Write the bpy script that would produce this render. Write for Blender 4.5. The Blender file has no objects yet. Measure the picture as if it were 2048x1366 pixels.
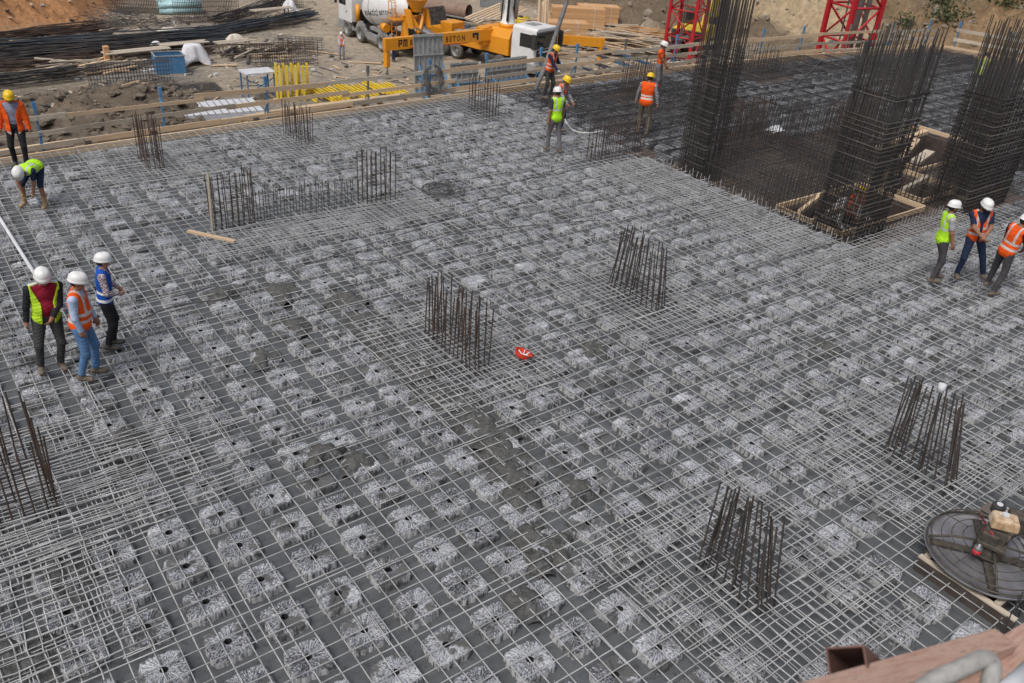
import bpy, math, random
import numpy as np
from mathutils import Vector, Matrix, Quaternion, Euler
random.seed(7); np.random.seed(7)
scn = bpy.context.scene
COL = scn.collection

# ------------------------------------------------------------------ camera
CAM_R = np.array([[0.80597512, -0.58804316, 0.0678922],
                  [-0.25282196, -0.44566638, -0.85875639],
                  [0.53524309, 0.67497164, -0.50786624]])     # rows: right, down, forward
CAM_C = np.array([-2.42479772, -6.89219175, 7.99064547])
FPX = 1725.5
cam_d = bpy.data.cameras.new('camera'); cam = bpy.data.objects.new('camera', cam_d); COL.objects.link(cam)
_r, _d, _f = CAM_R
cam.matrix_world = Matrix(((_r[0], -_d[0], -_f[0], CAM_C[0]), (_r[1], -_d[1], -_f[1], CAM_C[1]),
                           (_r[2], -_d[2], -_f[2], CAM_C[2]), (0, 0, 0, 1)))
cam_d.sensor_width = 36.0; cam_d.lens = FPX / 2048 * 36.0
cam_d.clip_start = 0.05; cam_d.clip_end = 2000
cam_d.dof.use_dof = True; cam_d.dof.focus_distance = 15.0; cam_d.dof.aperture_fstop = 5.6
scn.camera = cam

# ------------------------------------------------------------------ world, sun, exposure
SUN_EL, SUN_AZ = math.radians(58), math.radians(250)      # azimuth measured from +Y clockwise
wd = bpy.data.worlds.new('World'); scn.world = wd; wd.use_nodes = True
wn = wd.node_tree.nodes; wl = wd.node_tree.links
sky = wn.new('ShaderNodeTexSky'); sky.sky_type = 'NISHITA'; sky.sun_disc = False
sky.sun_elevation = SUN_EL; sky.sun_rotation = SUN_AZ
sky.air_density = 1.0; sky.dust_density = 5.0; sky.ozone_density = 1.0
hs = wn.new('ShaderNodeHueSaturation'); hs.inputs['Saturation'].default_value = 0.62   # cloud cover greys the sky
bg = wn['Background']; bg.inputs['Strength'].default_value = 0.13
wl.new(sky.outputs[0], hs.inputs['Color']); wl.new(hs.outputs[0], bg.inputs['Color'])
sd = bpy.data.lights.new('sun', 'SUN'); sd.energy = 1.5; sd.angle = math.radians(18); sd.color = (1.0, 0.98, 0.955)
so = bpy.data.objects.new('sun', sd); COL.objects.link(so)
_sv = Vector((math.sin(SUN_AZ) * math.cos(SUN_EL), math.cos(SUN_AZ) * math.cos(SUN_EL), math.sin(SUN_EL)))
so.rotation_euler = _sv.to_track_quat('Z', 'Y').to_euler(); so.location = (0, 0, 60)
scn.view_settings.view_transform = 'Standard'; scn.view_settings.look = 'None'
scn.cycles.max_bounces = 5; scn.cycles.diffuse_bounces = 3; scn.cycles.glossy_bounces = 2; scn.cycles.transmission_bounces = 2
scn.view_settings.exposure = 0.02; scn.view_settings.gamma = 1.0
try: scn.view_settings.use_curve_mapping = False
except Exception: pass

# ------------------------------------------------------------------ measuring helpers: a ray of the photograph met with a real plane
def _ray(u, v): return CAM_R.T @ np.array([(u - 1024) / FPX, (v - 683) / FPX, 1.0])
def G(u, v, z=0.0):
    d = _ray(u, v); return Vector(CAM_C + d * (z - CAM_C[2]) / d[2])
def GY(u, v, y):
    d = _ray(u, v); return Vector(CAM_C + d * (y - CAM_C[1]) / d[1])
def pix(p):
    q = CAM_R @ (np.array(p) - CAM_C); return 1024 + FPX * q[0] / q[2], 683 + FPX * q[1] / q[2], q[2]
ZG = -6.4          # level of the yard below the slab

# ------------------------------------------------------------------ materials
MATS = {}
def nd(nt, t, **kw):
    n = nt.nodes.new(t)
    for k, v in kw.items(): setattr(n, k, v)
    return n
def mat(name, col, col2=None, scale=8.0, rough=0.7, metal=0.0, bump=0.0, bscale=None, stretch=None, coord='obj', spec=0.4, contrast=(0.35, 0.65), rnd=0.0, detail=5.0, col3=None, s3=1.0, t3=(0.55, 0.7)):
    m = bpy.data.materials.new(name); m.use_nodes = True; nt = m.node_tree; L = nt.links
    b = nt.nodes['Principled BSDF']
    b.inputs['Roughness'].default_value = rough; b.inputs['Metallic'].default_value = metal
    b.inputs['Specular IOR Level'].default_value = spec
    c1 = (*col, 1)
    b.inputs['Base Color'].default_value = c1
    MATS[name] = m
    if col2 is None and bump == 0 and rnd == 0: return m
    if coord == 'pos': co = nd(nt, 'ShaderNodeNewGeometry').outputs['Position']
    else:
        co = nd(nt, 'ShaderNodeTexCoord').outputs['Object']
        oi = nd(nt, 'ShaderNodeObjectInfo'); va = nd(nt, 'ShaderNodeVectorMath', operation='MULTIPLY_ADD')
        L.new(oi.outputs['Random'], va.inputs[0]); va.inputs[1].default_value = (37.0, 17.0, 53.0); L.new(co, va.inputs[2]); co = va.outputs[0]
    if stretch:
        mp = nd(nt, 'ShaderNodeMapping'); mp.inputs['Scale'].default_value = stretch; L.new(co, mp.inputs['Vector']); co = mp.outputs[0]
    outc = None
    if col2 is not None:
        n = nd(nt, 'ShaderNodeTexNoise'); n.inputs['Scale'].default_value = scale; n.inputs['Detail'].default_value = detail; n.inputs['Roughness'].default_value = 0.65
        L.new(co, n.inputs['Vector'])
        mr = nd(nt, 'ShaderNodeMapRange'); mr.inputs[1].default_value = contrast[0]; mr.inputs[2].default_value = contrast[1]; L.new(n.outputs[0], mr.inputs[0])
        mx = nd(nt, 'ShaderNodeMix', data_type='RGBA'); mx.inputs[6].default_value = c1; mx.inputs[7].default_value = (*col2, 1); L.new(mr.outputs[0], mx.inputs[0])
        outc = mx.outputs[2]
    if col3 is not None:
        n3 = nd(nt, 'ShaderNodeTexNoise'); n3.inputs['Scale'].default_value = s3; n3.inputs['Detail'].default_value = 6.0; n3.inputs['Roughness'].default_value = 0.7
        L.new(co, n3.inputs['Vector'])
        m3 = nd(nt, 'ShaderNodeMapRange'); m3.inputs[1].default_value = t3[0]; m3.inputs[2].default_value = t3[1]; L.new(n3.outputs[0], m3.inputs[0])
        x3 = nd(nt, 'ShaderNodeMix', data_type='RGBA'); L.new(m3.outputs[0], x3.inputs[0]); L.new(outc, x3.inputs[6]); x3.inputs[7].default_value = (*col3, 1)
        outc = x3.outputs[2]
    if rnd > 0:
        oi2 = nd(nt, 'ShaderNodeObjectInfo'); mr2 = nd(nt, 'ShaderNodeMapRange'); mr2.inputs[3].default_value = 1 - rnd; mr2.inputs[4].default_value = 1 + rnd
        L.new(oi2.outputs['Random'], mr2.inputs[0])
        hv = nd(nt, 'ShaderNodeHueSaturation'); L.new(mr2.outputs[0], hv.inputs['Value'])
        if outc is None: hv.inputs['Color'].default_value = c1
        else: L.new(outc, hv.inputs['Color'])
        outc = hv.outputs[0]
    if outc is not None: L.new(outc, b.inputs['Base Color'])
    if bump > 0:
        bn = nd(nt, 'ShaderNodeTexNoise'); bn.inputs['Scale'].default_value = bscale or scale * 2; bn.inputs['Detail'].default_value = 6.0; L.new(co, bn.inputs['Vector'])
        bp = nd(nt, 'ShaderNodeBump'); bp.inputs['Strength'].default_value = 1.0; bp.inputs['Distance'].default_value = bump; L.new(bn.outputs[0], bp.inputs['Height']); L.new(bp.outputs[0], b.inputs['Normal'])
    return m

mat('concrete', (0.066, 0.071, 0.075), (0.118, 0.125, 0.129), 1.6, rough=0.42, bump=0.012, bscale=9, coord='pos', contrast=(0.3, 0.7), col3=(0.05, 0.05, 0.048), s3=9.0, t3=(0.57, 0.68), spec=0.5)
mat('concrete_lump', (0.060, 0.060, 0.057), (0.118, 0.117, 0.111), 9, rough=0.9, bump=0.05, bscale=22, coord='pos')
mat('plyform', (0.17, 0.125, 0.10), (0.11, 0.09, 0.078), 2.5, rough=0.7, coord='pos', bump=0.002, col3=(0.1, 0.09, 0.08), s3=6)
mat('rebar_cement', (0.46, 0.465, 0.465), (0.25, 0.25, 0.245), 6, rough=0.75, coord='pos', bump=0.002, bscale=90, contrast=(0.3, 0.75), col3=(0.20, 0.165, 0.14), s3=2.3, t3=(0.62, 0.74))
mat('rebar_mid', (0.085, 0.066, 0.056), (0.055, 0.05, 0.048), 4, rough=0.7, metal=0.2, coord='pos', bump=0.002, bscale=90)
mat('rebar_dark', (0.055, 0.055, 0.058), (0.088, 0.076, 0.068), 3, rough=0.6, metal=0.35, coord='pos', bump=0.002, bscale=90)
mat('rebar_hoop', (0.075, 0.070, 0.068), (0.11, 0.088, 0.07), 3, rough=0.6, metal=0.2, coord='pos')
mat('rebar_rust', (0.10, 0.062, 0.045), (0.062, 0.05, 0.045), 4, rough=0.75, metal=0.2, coord='pos', bump=0.002, bscale=90)
mat('timber', (0.54, 0.385, 0.24), (0.63, 0.48, 0.32), 3, rough=0.7, stretch=(1, 14, 14), bump=0.002, bscale=8, rnd=0.14, col3=(0.27, 0.20, 0.14), s3=1.4, t3=(0.58, 0.75))
mat('timber_grey', (0.40, 0.335, 0.26), (0.50, 0.44, 0.35), 3, rough=0.8, stretch=(1, 14, 14), bump=0.003, bscale=8, rnd=0.2, col3=(0.17, 0.15, 0.13), s3=1.6, t3=(0.52, 0.72))
mat('timber_bundle', (0.52, 0.29, 0.13), (0.60, 0.37, 0.19), 3, rough=0.7, stretch=(1, 14, 14), rnd=0.16)
mat('blue_paint', (0.055, 0.19, 0.38), (0.10, 0.24, 0.40), 6, rough=0.5, rnd=0.15, col3=(0.25, 0.24, 0.22), s3=5, t3=(0.6, 0.7))
mat('yellow_paint', (0.66, 0.45, 0.02), (0.74, 0.55, 0.06), 4, rough=0.55, rnd=0.08, col3=(0.30, 0.24, 0.12), s3=3, t3=(0.62, 0.75))
mat('orange_paint', (0.74, 0.30, 0.015), (0.66, 0.27, 0.02), 1.6, rough=0.42, col3=(0.32, 0.17, 0.06), s3=1.4, t3=(0.62, 0.8), spec=0.5)
mat('red_paint', (0.46, 0.012, 0.022), (0.38, 0.014, 0.022), 3, rough=0.45, spec=0.5, col3=(0.25, 0.03, 0.03), s3=1.2, t3=(0.6, 0.8))
mat('white_paint', (0.72, 0.73, 0.73), (0.62, 0.63, 0.62), 1.5, rough=0.35, spec=0.5, col3=(0.42, 0.40, 0.36), s3=1.1, t3=(0.62, 0.85))
mat('grey_paint', (0.22, 0.23, 0.235), (0.30, 0.30, 0.29), 2, rough=0.6, col3=(0.36, 0.33, 0.28), s3=2.0, t3=(0.55, 0.75))
mat('dark_plastic', (0.022, 0.023, 0.025), (0.05, 0.05, 0.048), 5, rough=0.6)
mat('rubber', (0.03, 0.03, 0.03), (0.14, 0.13, 0.115), 6, rough=0.9, contrast=(0.4, 0.8))
mat('tyre', (0.075, 0.073, 0.07), (0.19, 0.175, 0.15), 5, rough=0.9, bump=0.01, bscale=30)
mat('glass_dark', (0.015, 0.018, 0.02), rough=0.06, spec=0.8)
mat('steel', (0.36, 0.36, 0.36), (0.26, 0.26, 0.26), 6, rough=0.45, metal=0.8)
mat('steel_panel', (0.20, 0.215, 0.22), (0.30, 0.31, 0.305), 3, rough=0.55, rnd=0.1, col3=(0.12, 0.13, 0.14), s3=2.5)
mat('black_text', (0.02, 0.02, 0.022), rough=0.6)
mat('red_text', (0.55, 0.02, 0.02), rough=0.6)
mat('white_text', (0.8, 0.8, 0.8), rough=0.6)
mat('pipe_rust', (0.20, 0.135, 0.10), (0.28, 0.20, 0.155), 2.5, rough=0.8, bump=0.006, bscale=12)
mat('pipe_dark', (0.035, 0.045, 0.058), (0.06, 0.068, 0.075), 4, rough=0.45, rnd=0.2)
mat('pipe_blue', (0.34, 0.55, 0.60), (0.42, 0.62, 0.65), 4, rough=0.4, rnd=0.1)
mat('sack', (0.62, 0.58, 0.48), (0.5, 0.46, 0.38), 5, rough=0.9, bump=0.03, bscale=12)
mat('cloth_white', (0.72, 0.72, 0.74), (0.58, 0.58, 0.6), 5, rough=0.9, bump=0.03, bscale=14)
mat('panel_white', (0.60, 0.61, 0.64), (0.50, 0.51, 0.53), 3, rough=0.6)
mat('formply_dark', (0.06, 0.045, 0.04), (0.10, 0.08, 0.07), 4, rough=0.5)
mat('rock', (0.19, 0.16, 0.125), (0.29, 0.25, 0.20), 3, rough=0.95, bump=0.05, bscale=8, coord='pos', rnd=0)
mat('hose_grey', (0.10, 0.10, 0.102), (0.20, 0.19, 0.18), 5, rough=0.7)
mat('cable', (0.045, 0.045, 0.048), (0.08, 0.08, 0.08), 5, rough=0.6)
mat('cable_white', (0.6, 0.6, 0.58), rough=0.6)

# ------------------------------------------------------------------ mesh builder
class MB:
    def __init__(s): s.v = []; s.f = []; s.m = []; s.smooth = []
    def add(s, vs, fs, mi=0, smooth=False):
        o = len(s.v); s.v += [tuple(p) for p in vs]; s.f += [tuple(i + o for i in f) for f in fs]
        s.m += [mi] * len(fs); s.smooth += [smooth] * len(fs); return s
    def box(s, c, size, rot=None, mi=0, taper=None):
        hx, hy, hz = size[0] / 2, size[1] / 2, size[2] / 2; R = rot if rot is not None else Matrix.Identity(3); c = Vector(c)
        vs = []
        for z in (-1, 1):
            t = 1 if (taper is None or z < 0) else taper
            for x, y in ((-1, -1), (1, -1), (1, 1), (-1, 1)): vs.append(c + R @ Vector((x * hx * t, y * hy * t, z * hz)))
        return s.add(vs, [(3, 2, 1, 0), (4, 5, 6, 7), (0, 1, 5, 4), (1, 2, 6, 5), (2, 3, 7, 6), (3, 0, 4, 7)], mi)
    def bb(s, x0, x1, y0, y1, z0, z1, mi=0): return s.box(((x0 + x1) / 2, (y0 + y1) / 2, (z0 + z1) / 2), (x1 - x0, y1 - y0, z1 - z0), mi=mi)
    def beam(s, p0, p1, w, h, up=(0, 0, 1), mi=0):
        p0 = Vector(p0); p1 = Vector(p1); d = p1 - p0; L = d.length; d.normalize(); u = Vector(up)
        y = u.cross(d)
        if y.length < 1e-4: y = Vector((1, 0, 0)).cross(d)
        y.normalize(); z = d.cross(y); R = Matrix((d, y, z)).transposed()
        return s.box((p0 + p1) / 2, (L, w, h), R, mi)
    def tube(s, path, r, n=8, caps=True, mi=0, closed=False):
        P = [Vector(p) for p in path]; N = len(P); rs = r if isinstance(r, (list, tuple)) else [r] * N
        vs = []; fs = []; prev = None
        for i in range(N):
            if closed: t = P[(i + 1) % N] - P[i - 1]
            else: t = (P[min(i + 1, N - 1)] - P[max(i - 1, 0)])
            if t.length < 1e-9: t = Vector((0, 0, 1))
            t.normalize()
            if prev is None:
                a = Vector((0, 0, 1)) if abs(t.z) < 0.9 else Vector((1, 0, 0)); x = a.cross(t).normalized()
            else:
                x = (prev - t * prev.dot(t)); x = x.normalized() if x.length > 1e-6 else Vector((1, 0, 0))
            prev = x; y = t.cross(x)
            for k in range(n):
                a = 2 * math.pi * k / n; vs.append(P[i] + (x * math.cos(a) + y * math.sin(a)) * rs[i])
        for i in range(N if closed else N - 1):
            j = (i + 1) % N
            for k in range(n):
                k2 = (k + 1) % n; fs.append((i * n + k, i * n + k2, j * n + k2, j * n + k))
        s.add(vs, fs, mi, n > 4)
        if caps and not closed:
            o = len(s.v) - len(vs)
            s.f += [tuple(o + k for k in reversed(range(n))), tuple(o + (N - 1) * n + k for k in range(n))]; s.m += [mi] * 2; s.smooth += [False] * 2
        return s
    def cyl(s, p0, p1, r0, r1=None, n=16, mi=0): return s.tube([p0, p1], [r0, r0 if r1 is None else r1], n, True, mi)
    def lathe(s, prof, origin=(0, 0, 0), axis=(0, 0, 1), n=24, mi=0):
        ax = Vector(axis).normalized(); a = Vector((0, 0, 1)) if abs(ax.z) < 0.9 else Vector((1, 0, 0)); x = a.cross(ax).normalized(); y = ax.cross(x); o = Vector(origin)
        vs = []; fs = []
        for (r, h) in prof:
            for k in range(n):
                t = 2 * math.pi * k / n; vs.append(o + ax * h + (x * math.cos(t) + y * math.sin(t)) * r)
        for i in range(len(prof) - 1):
            for k in range(n):
                k2 = (k + 1) % n; fs.append((i * n + k, i * n + k2, (i + 1) * n + k2, (i + 1) * n + k))
        return s.add(vs, fs, mi, True)
    def prism(s, poly, axis, t0, t1, mi=0):
        # poly in the two other axes (cyclic order), extruded along axis index
        n = len(poly); vs = []
        for t in (t0, t1):
            for a, b in poly:
                p = [0, 0, 0]; p[axis] = t; p[(axis + 1) % 3] = a; p[(axis + 2) % 3] = b; vs.append(p)
        fs = [tuple(reversed(range(n))), tuple(range(n, 2 * n))] + [(i, (i + 1) % n, n + (i + 1) % n, n + i) for i in range(n)]
        return s.add(vs, fs, mi)
    def data(s, name, mats):
        me = bpy.data.meshes.new(name); me.from_pydata(s.v, [], s.f)
        for m in (mats if isinstance(mats, (list, tuple)) else [mats]): me.materials.append(MATS[m])
        me.polygons.foreach_set('material_index', s.m); me.polygons.foreach_set('use_smooth', s.smooth); me.update(); return me
    def build(s, name, mats, parent=None, loc=None, bevel=0):
        o = bpy.data.objects.new(name, s.data(name, mats)); COL.objects.link(o)
        if parent is not None: o.parent = parent
        if loc is not None: o.location = loc
        if bevel > 0:
            b = o.modifiers.new('bevel', 'BEVEL'); b.width = bevel; b.segments = 2; b.limit_method = 'ANGLE'; b.angle_limit = math.radians(40)
        return o

def tag(o, label, cat, group=None):
    o['label'] = label; o['category'] = cat
    if group: o['group'] = group
    return o
def thing(name, label, cat, loc=(0, 0, 0), rotz=0.0, group=None):
    o = bpy.data.objects.new(name, None); o.empty_display_size = 0.3; COL.objects.link(o); o.location = loc; o.rotation_euler = (0, 0, rotz)
    return tag(o, label, cat, group)
def struct(o): o['kind'] = 'structure'; return o
def stuff(o): o['kind'] = 'stuff'; return o

_UB = {}
def unit_bar(m, k=0):
    if (m, k) not in _UB:
        if k == 0: pth = [(0, 0, 0), (0, 0, 1)]
        else:       # a long bar is never quite straight
            rs = np.random.RandomState(k); ph = rs.rand(4) * 6.28; pth = []
            for q in range(19): t = q / 18; pth.append((1.3 * math.sin(t * 17 + ph[0]) + 1.6 * math.sin(t * 7 + ph[1]) + 0.8 * math.sin(t * 41 + ph[3]), 1.1 * math.sin(t * 13 + ph[2]), t))
        vs = [(x + math.cos(a * math.pi / 3), y + math.sin(a * math.pi / 3), z) for (x, y, z) in pth for a in range(6)]
        fs = [(i * 6 + a, i * 6 + (a + 1) % 6, i * 6 + 6 + (a + 1) % 6, i * 6 + 6 + a) for i in range(len(pth) - 1) for a in range(6)] + [(5, 4, 3, 2, 1, 0), tuple(len(vs) - 6 + a for a in range(6))]
        _UB[(m, k)] = MB().add(vs, fs, 0, True).data('rebar_' + m, m)
    return _UB[(m, k)]
def bar(p0, p1, r, m, parent=None, name='rebar'):
    p0 = Vector(p0); d = Vector(p1) - p0; L = d.length
    o = bpy.data.objects.new(name, unit_bar(m, random.randint(1, 6) if L > 2.2 and abs(d.z) < 0.5 * L else 0)); COL.objects.link(o); o.rotation_mode = 'QUATERNION'
    o.location = p0; o.rotation_quaternion = d.to_track_quat('Z', 'Y'); o.scale = (r, r, L)
    if parent is not None: o.parent = parent
    return o
def plank(p0, p1, w, h, m='timber', parent=None, name='plank', up=(0, 0, 1), bevel=0.0):
    """board whose own x axis runs along it (so its grain does too)"""
    p0 = Vector(p0); d = Vector(p1) - p0; L = d.length; x = d.normalized(); u = Vector(up)
    y = u.cross(x)
    if y.length < 1e-4: y = Vector((1, 0, 0)).cross(x)
    y.normalize(); z = x.cross(y)
    o = MB().box((0, 0, 0), (L, w, h)).build(name, m, parent, bevel=bevel)
    M = Matrix((x, y, z)).transposed().to_4x4(); M.translation = p0 + d / 2
    o.matrix_local = M
    return o
def rnd(a, b): return random.uniform(a, b)

# ================================================================== THE SETTING: terrain
def _hash2(ix, iy, s): 
    h = np.sin(ix * 127.1 + iy * 311.7 + s * 74.7) * 43758.5453; return h - np.floor(h)
def vnoise(x, y, s=0):
    x = np.asarray(x, float); y = np.asarray(y, float)
    ix, iy = np.floor(x), np.floor(y); fx, fy = x - ix, y - iy; fx = fx * fx * (3 - 2 * fx); fy = fy * fy * (3 - 2 * fy)
    a, b, c, d = _hash2(ix, iy, s), _hash2(ix + 1, iy, s), _hash2(ix, iy + 1, s), _hash2(ix + 1, iy + 1, s)
    return (a * (1 - fx) + b * fx) * (1 - fy) + (c * (1 - fx) + d * fx) * fy
def fbm(x, y, s=0, o=4):
    r = 0; a = 0.5
    for k in range(o): r = r + a * vnoise(x, y, s + k); x = x * 2.03 + 1.7; y = y * 2.03 + 9.2; a *= 0.5
    return r
def sstep(a, b, x): t = np.clip((x - a) / (b - a), 0, 1); return t * t * (3 - 2 * t)
def banks(x, y):
    # clay cut on the left: beyond the foot line (6,61)-(11.3,63)-(17,74)
    d1 = (y - 61.2) - (x - 6.0) * 0.32
    d2 = ((17.5 - x) + (y - 74.0) * 0.5) * 0.9
    left = np.minimum(d1, d2)
    xf = np.interp(y, [-60, 16, 24, 34, 44, 54, 64, 90], [53, 54, 55, 55.5, 54.5, 53.5, 52, 52])
    right = x - xf
    mid = np.minimum(y - 66.5 - 0.15 * (x - 45), x - 37.5)
    return left, right, mid
def terrain_h(x, y):
    l, r, m = banks(x, y)
    n1 = fbm(x * 0.35, y * 0.35, 3) - 0.5; n2 = fbm(x * 1.3, y * 1.3, 11) - 0.5
    h = ZG + 0.10 * n2
    # ragged wet spoil along the foot of the slab at the left
    sp = sstep(47.5, 42, y) * sstep(15, 9, x) * sstep(-30, -10, x)
    h = h + sp * (1.0 + 2.2 * n1 + 1.3 * n2)
    hl = np.clip(l + 0.9 * n1, 0, 16) * 1.15 + sstep(0.3, 1.5, l) * 0.75 * (vnoise(x * 1.05 + y * 0.35, y * 0.16, 77) - 0.5); h = h + np.where(l > -2, hl * (1 + 0.12 * n2), 0)
    rr = np.clip(r + 5.0 * n1 + 1.0 * n2, 0, 60); h = h + np.where(rr < 14, rr * 0.62, 14 * 0.62 + (rr - 14) * 0.34) * (1 + 0.10 * n2) + np.where(rr > 0.5, 1.3 * n2, 0)
    h = h + np.clip(m + 0.8 * n1, 0, 8) * 1.2
    return h
gx = np.concatenate([np.linspace(-420, -32, 14), np.arange(-28, 112, 0.62), np.linspace(118, 460, 14)])
gy = np.concatenate([np.linspace(-260, -40, 8), np.arange(-32, 14, 2.0), np.arange(14, 112, 0.62), np.linspace(118, 520, 14)])
GXm, GYm = np.meshgrid(gx, gy)
GZ = terrain_h(GXm, GYm)
under = (GXm < 47.5) & (GYm < 17.5); GZ = np.where(under, np.minimum(GZ, ZG), GZ)
nx, ny = len(gx), len(gy)
tv = np.stack([GXm, GYm, GZ], -1).reshape(-1, 3)
ii = np.arange((ny - 1) * (nx - 1)); r0 = ii // (nx - 1); c0 = ii % (nx - 1); a0 = r0 * nx + c0
tf = np.stack([a0, a0 + 1, a0 + nx + 1, a0 + nx], -1)
me = bpy.data.meshes.new('ground'); me.from_pydata(tv.tolist(), [], tf.tolist())
l_, r_, m_ = banks(GXm, GYm); n1 = fbm(GXm * 0.3, GYm * 0.3, 21); n2 = fbm(GXm * 0.9, GYm * 0.9, 5)
def C3(*c): return np.array(c)[None, None, :]
yard = C3(0.34, 0.285, 0.215) * (0.85 + 0.3 * n2[..., None])
grey = C3(0.20, 0.18, 0.155)
soil = yard + (grey - yard) * (0.35 + 0.65 * sstep(0.40, 0.55, n1))[..., None] * sstep(34, 16, GXm)[..., None]
clay = C3(0.42, 0.215, 0.10) * (0.8 + 0.4 * n2[..., None])
mud = C3(0.125, 0.10, 0.075) * (0.7 + 0.6 * n2[..., None])
rockc = C3(0.15, 0.115, 0.08) * (0.75 + 0.5 * n2[..., None])
ochre = C3(0.215, 0.145, 0.08) * (0.55 + 0.9 * n2[..., None])
redclay = C3(0.36, 0.21, 0.13) * (0.8 + 0.4 * n2[..., None])
def mixc(a, b, w): return a + (b - a) * w[..., None]
soil = mixc(soil, mud, sstep(50, 45, GYm + 9 * (n1 - 0.5)) * sstep(17, 10, GXm + 5 * (n2 - 0.5)))
soil = mixc(soil, clay, sstep(-0.5, 0.8, l_))
rk = mixc(rockc, ochre, sstep(0.42, 0.58, fbm(GXm * 0.12, GYm * 0.12, 40)) * sstep(56, 68, GXm + (30 - GYm) * 0.5))
soil = mixc(soil, rk, sstep(-2.5, 1.5, r_ + 5 * (n1 - 0.5)))
soil = mixc(soil, redclay, sstep(-0.3, 0.6, m_))
def ray_ground(u, v):
    d = _ray(u, v); d = d / np.linalg.norm(d); t = np.arange(20, 220, 0.25); q = CAM_C[None] + d[None] * t[:, None]; h = terrain_h(q[:, 0], q[:, 1]); k = np.argmax(q[:, 2] < h); return Vector(q[k])
# worn pale haul road climbing the slope
_rd = np.array([list(ray_ground(1480 + 8 * k, -38 + 3.25 * k))[:2] for k in range(30)])
dist = np.full(GXm.shape, 99.0)
for k in range(29):
    a, b = _rd[k], _rd[k + 1]; ab = b - a; L2 = max(1e-6, ab @ ab); t_ = np.clip(((GXm - a[0]) * ab[0] + (GYm - a[1]) * ab[1]) / L2, 0, 1); dist = np.minimum(dist, np.hypot(GXm - a[0] - t_ * ab[0], GYm - a[1] - t_ * ab[1]))
soil = mixc(soil, C3(0.34, 0.265, 0.17) * (0.85 + 0.3 * n2[..., None]), sstep(2.3, 1.3, dist))
ca = me.color_attributes.new('soil', 'FLOAT_COLOR', 'POINT')
rgba = np.concatenate([np.clip(soil, 0.02, 0.8), np.ones(GXm.shape + (1,))], -1).reshape(-1)
ca.data.foreach_set('color', rgba.astype(np.float32))
me.polygons.foreach_set('use_smooth', [True] * len(me.polygons))
ms = mat('soil', (0.3, 0.25, 0.2), rough=0.95, bump=0.12, bscale=1.6, coord='pos', spec=0.15)
_nt = ms.node_tree; _at = nd(_nt, 'ShaderNodeAttribute', attribute_name='soil'); _no = nd(_nt, 'ShaderNodeTexNoise'); _no.inputs['Scale'].default_value = 2.4; _no.inputs['Detail'].default_value = 9; _no.inputs['Roughness'].default_value = 0.75
_ge = nd(_nt, 'ShaderNodeNewGeometry'); _nt.links.new(_ge.outputs['Position'], _no.inputs['Vector'])
_mr = nd(_nt, 'ShaderNodeMapRange'); _mr.inputs[1].default_value = 0.3; _mr.inputs[2].default_value = 0.7; _mr.inputs[3].default_value = 0.55; _mr.inputs[4].default_value = 1.4; _nt.links.new(_no.outputs[0], _mr.inputs[0])
_vm = nd(_nt, 'ShaderNodeVectorMath', operation='SCALE'); _nt.links.new(_at.outputs['Color'], _vm.inputs[0]); _nt.links.new(_mr.outputs[0], _vm.inputs['Scale']); _nt.links.new(_vm.outputs[0], _nt.nodes['Principled BSDF'].inputs['Base Color'])
me.materials.append(ms)
ground = bpy.data.objects.new('ground', me); COL.objects.link(ground); struct(ground)
def th(x, y): return float(terrain_h(np.array([x]), np.array([y]))[0])

# loose stones on the slopes and over the yard: nobody could count them
def rock_mesh(pts, name):
    mb = MB(); base = [(0, 0, 1), (0.9, 0, 0.3), (0.28, 0.85, 0.35), (-0.73, 0.53, 0.3), (-0.73, -0.53, 0.35), (0.28, -0.85, 0.3), (0.6, 0.5, -0.5), (-0.3, 0.8, -0.5), (-0.85, 0, -0.5), (-0.3, -0.8, -0.5), (0.6, -0.5, -0.5)]
    fs = [(0, 1, 2), (0, 2, 3), (0, 3, 4), (0, 4, 5), (0, 5, 1), (1, 6, 2), (2, 7, 3), (3, 8, 4), (4, 9, 5), (5, 10, 1), (2, 6, 7), (3, 7, 8), (4, 8, 9), (5, 9, 10), (1, 10, 6)]
    for (x, y, z, s) in pts:
        a = rnd(0, 6.28); ca, sa = math.cos(a), math.sin(a); sx, sy, sz = s * rnd(0.7, 1.4), s * rnd(0.7, 1.3), s * rnd(0.45, 0.9)
        vs = []
        for (p, q, r) in base:
            j = rnd(0.75, 1.25); p, q, r = p * sx * j, q * sy * j, r * sz * j; vs.append((x + p * ca - q * sa, y + p * sa + q * ca, z + r + sz * 0.25))
        mb.add(vs, fs)
    return mb
pts = []
for k in range(2600):
    x = rnd(46, 96); y = rnd(16, 62); 
    if float(banks(np.array([x]), np.array([y]))[1][0]) < -1: continue
    pts.append((x, y, th(x, y), 0.07 + 0.45 * random.random() ** 6))
o = rock_mesh(pts, 'r').build('loose_stones', 'rock'); stuff(o); tag(o, 'loose stones scattered over the brown slope behind the cranes', 'stones')
pts = []
for k in range(900):
    x = rnd(-2, 46); y = rnd(36, 70); pts.append((x, y, th(x, y), 0.04 + 0.16 * random.random() ** 4))
o = rock_mesh(pts, 'r').build('yard_rubble', 'rock'); stuff(o); tag(o, 'small rubble strewn over the beige yard ground', 'rubble')
pts = []
for k in range(1500):
    x = rnd(-6, 13); y = rnd(28, 47); pts.append((x, y, th(x, y), 0.06 + 0.3 * random.random() ** 3))
mat('mud_clod', (0.10, 0.08, 0.06), (0.17, 0.14, 0.105), 3, rough=0.95, coord='pos')
o = rock_mesh(pts, 'r').build('mud_clods', 'mud_clod'); stuff(o); tag(o, 'dark mud clods heaped below the left end of the slab', 'mud')
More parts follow.
